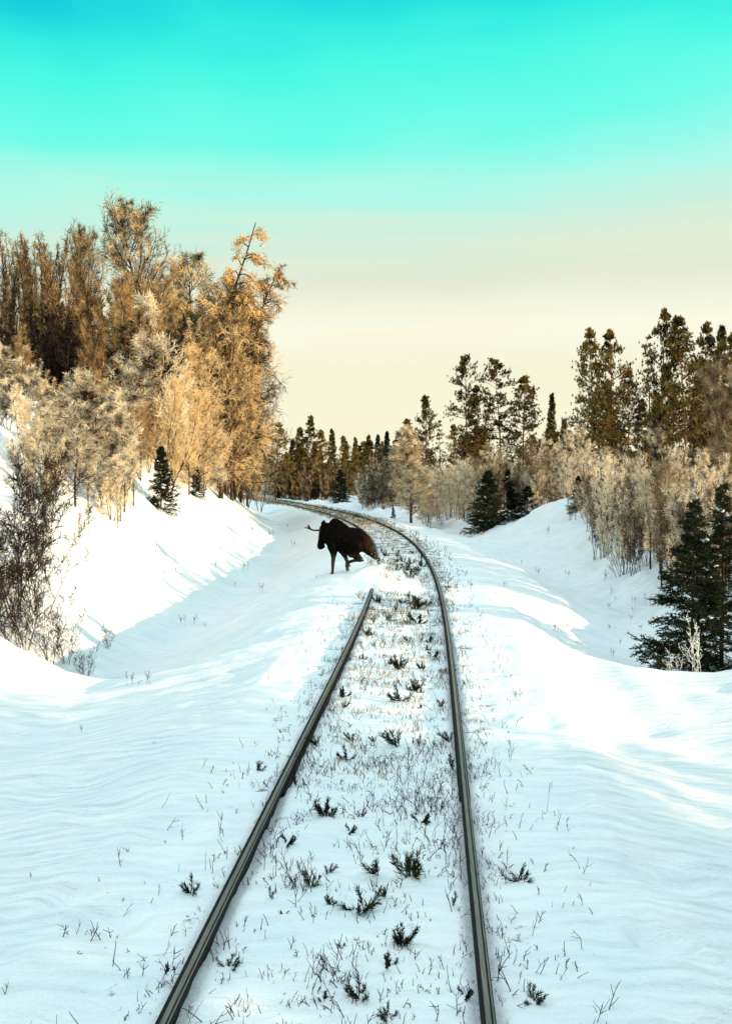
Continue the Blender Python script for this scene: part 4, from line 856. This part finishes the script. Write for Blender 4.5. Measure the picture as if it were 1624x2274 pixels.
def build_moose():
    K = .00168
    def Q(cx, cz, y=0.0): return ((cx - 630) * K, y, (1080 - cz) * K)
    parts = []
    def limb(pts, flat=1.0):
        for (a, b) in zip(pts[:-1], pts[1:]):
            ya = a[3] if len(a) > 3 else 0; yb = b[3] if len(b) > 3 else 0
            parts.append(capsule(Q(a[0], a[1], ya), Q(b[0], b[1], yb), a[2] * K, b[2] * K, flat))
    limb([(700, 500, 205), (850, 535, 215), (990, 540, 208), (1075, 555, 168)], .74)          # barrel and rump
    limb([(575, 350, 92), (655, 300, 116), (740, 350, 110), (860, 440, 115)], .62)           # shoulder hump
    limb([(590, 470, 165), (660, 520, 190)], .70)                                             # chest
    limb([(600, 560, 110), (640, 650, 90)], .8)
    limb([(850, 620, 160), (960, 620, 150)], .75)                                            # belly
    limb([(600, 400, 140), (520, 370, 112), (455, 360, 72)], .66)                            # neck
    limb([(520, 480, 95), (560, 560, 80)], .6)
    limb([(452, 370, 70), (440, 450, 68), (418, 540, 56), (405, 620, 60), (400, 640, 55)], .72)   # head and overhanging muzzle
    limb([(440, 640, 40), (400, 650, 46)], .8)
    limb([(500, 560, 42), (530, 600, 30), (545, 630, 14)], .4)                               # dewlap
    limb([(450, 330, 34), (448, 275, 40), (458, 240, 26)], .45)                              # ear (near)
    limb([(490, 320, 26), (478, 262, 22), (474, 235, 12)], .45)
    limb([(398, 420, 22), (388, 440, 18)], 1.6)                                              # brow
    N_, Fr = -.12, .12
    limb([(640, 640, 100, N_), (648, 740, 58, N_), (644, 820, 36, N_), (638, 900, 30, N_), (633, 1010, 23, N_), (630, 1040, 25, N_), (628, 1078, 30, N_)])       # planted foreleg
    limb([(730, 660, 90, Fr), (775, 760, 48, Fr), (810, 830, 32, Fr), (838, 905, 26, Fr), (862, 950, 22, Fr)])                      # lifted foreleg
    limb([(1010, 620, 140, N_), (950, 730, 78, N_), (1040, 775, 52, N_), (1120, 838, 30, N_)])                                        # flexed hind leg: thigh, gaskin to hock
    limb([(1125, 842, 28, N_), (1000, 850, 27, N_), (870, 885, 26, N_), (868, 945, 26, N_), (882, 1005, 28, N_)])
    limb([(1120, 600, 130, Fr), (1200, 700, 78, Fr), (1270, 770, 52, Fr), (1345, 830, 36, Fr), (1372, 930, 27, Fr), (1378, 1040, 24, Fr), (1382, 1085, 30, Fr)])   # pushing hind leg
    limb([(1215, 480, 22), (1228, 540, 14)])                                                 # short tail
    V, f = merge(parts)
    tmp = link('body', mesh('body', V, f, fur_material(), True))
    md = tmp.modifiers.new('r', 'REMESH'); md.mode = 'VOXEL'; md.voxel_size = .016; md.use_smooth_shade = True
    sm = tmp.modifiers.new('s', 'SMOOTH'); sm.factor = .5; sm.iterations = 3
    dg = bpy.context.evaluated_depsgraph_get(); dg.update()
    me = bpy.data.meshes.new_from_object(tmp.evaluated_get(dg)); bpy.data.objects.remove(tmp)
    for p in me.polygons: p.use_smooth = True
    # shaggy coat: push the surface about a little
    co = np.empty(len(me.vertices) * 3, np.float32); me.vertices.foreach_get('co', co); co = co.reshape(-1, 3); no = np.empty_like(co); me.vertices.foreach_get('normal', no.reshape(-1)) if False else None
    root = bpy.data.objects.new('moose', None); COL.objects.link(root)
    tag(root, 'dark brown moose striding off the track into the snow, one antler showing', 'moose')
    d = 31.5; fx = (741 - CX) / F * d
    root.location = (fx, d, ground_z(fx, d) - .03); root.rotation_euler = (0, 0, R(-17)); 
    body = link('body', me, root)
    # antler: beam sweeping forward to a small palm with tines
    av = []
    def tine(*pts):
        for a, b in zip(pts[:-1], pts[1:]): av.append(capsule(Q(a[0], a[1], a[3]), Q(b[0], b[1], b[3]), a[2] * K, b[2] * K, 1.0, 8))
    tine((425, 372, 18, -.05), (390, 380, 15, -.10), (330, 380, 13, -.16), (285, 368, 14, -.19), (262, 345, 17, -.20), (245, 310, 15, -.20), (238, 296, 9, -.20))
    tine((280, 366, 12, -.19), (235, 348, 9, -.22), (180, 332, 4, -.24)); tine((262, 350, 12, -.20), (228, 335, 8, -.20), (213, 316, 4, -.20))
    V, f = merge(av); link('antler', mesh('antler', V, f, simple('antler_bone', (.012, .008, .006), (.04, .026, .016), 12), True), root)
    ev = [lump(np.random.default_rng(1), np.array(Q(418, 430, -.095)), .013)]
    V, f = merge(ev); link('eye', mesh('eye', V, f, simple('eye_black', (.004, .004, .004), (.01, .01, .01), rough=.1, spec=.5), True), root)
    hv = [capsule(Q(628, 1070, -.12), Q(626, 1086, -.12), 32 * K, 30 * K), capsule(Q(1382, 1075, .12), Q(1384, 1092, .12), 32 * K, 32 * K), capsule(Q(884, 1000, -.12), Q(888, 1022, -.12), 28 * K, 22 * K)]
    for h_ in hv: link('hoof', mesh('hoof', h_[0], h_[1], M['bark_dark'], True), root)
    return root
build_moose()

# powder snow thrown up by the hind leg: a loose cloud of fine grains around a soft puff
def build_spray():
    g = np.random.default_rng(91)
    c = hit(838, 1285); n = 9000
    P = np.stack([g.normal(size=n) * .42, g.normal(size=n) * .45, np.abs(g.normal(size=n)) ** 1.2 * .15], -1)
    P += np.array([c.x, c.y, 0]); P[:, 2] += terrain(P[:, 0], P[:, 1]) + .01
    r = g.uniform(.0015, .005, n)[:, None]
    tet = np.array([[1, 1, 1], [1, -1, -1], [-1, 1, -1], [-1, -1, 1]], float)
    V = (P[:, None, :] + tet[None] * r[:, :, None]).reshape(-1, 3); b = np.arange(n)[:, None, None] * 4
    f = (b + np.array([[0, 1, 2], [0, 3, 1], [0, 2, 3], [1, 3, 2]])[None]).reshape(-1, 3)
    tag(link('snow_spray', mesh('snow_spray', V, f, M['snow_lump'])), 'white powder snow thrown up around the hind hoof of the moose', 'snow spray', kind='stuff')
    # the finest powder hangs as a small thin mist
    m = bpy.data.materials.new('powder_mist'); m.use_nodes = True; nt = m.node_tree; nt.nodes.clear()
    N = nt.nodes.new; out = N('ShaderNodeOutputMaterial'); pv = N('ShaderNodeVolumePrincipled'); pv.inputs['Color'].default_value = (.97, .98, 1, 1); pv.inputs['Anisotropy'].default_value = .2
    tc = N('ShaderNodeTexCoord'); ln = N('ShaderNodeVectorMath'); ln.operation = 'LENGTH'; nt.links.new(tc.outputs['Object'], ln.inputs[0])
    mr = N('ShaderNodeMapRange'); mr.inputs['From Min'].default_value = 1.0; mr.inputs['From Max'].default_value = .1; mr.inputs['To Max'].default_value = 22.0; nt.links.new(ln.outputs['Value'], mr.inputs['Value'])
    nz = N('ShaderNodeTexNoise'); nz.inputs['Scale'].default_value = 2.4; nz.inputs['Detail'].default_value = 3; nt.links.new(tc.outputs['Object'], nz.inputs['Vector'])
    mu = N('ShaderNodeMath'); mu.operation = 'MULTIPLY'; nt.links.new(mr.outputs[0], mu.inputs[0]); nt.links.new(nz.outputs['Fac'], mu.inputs[1]); nt.links.new(mu.outputs[0], pv.inputs['Density'])
    nt.links.new(pv.outputs[0], out.inputs['Volume'])
    V, f = capsule((0, 0, -.02), (0, 0, .02), 1, 1, 1.0, 20)
    o = link('snow_mist', mesh('snow_mist', V, f, m, True)); o.location = (c.x + .03, c.y - .1, ground_z(c.x, c.y) + .14); o.scale = (.78, .95, .58)
    tag(o, 'soft haze of powder snow around the hind hoof of the moose', 'snow spray', kind='stuff')
build_spray()
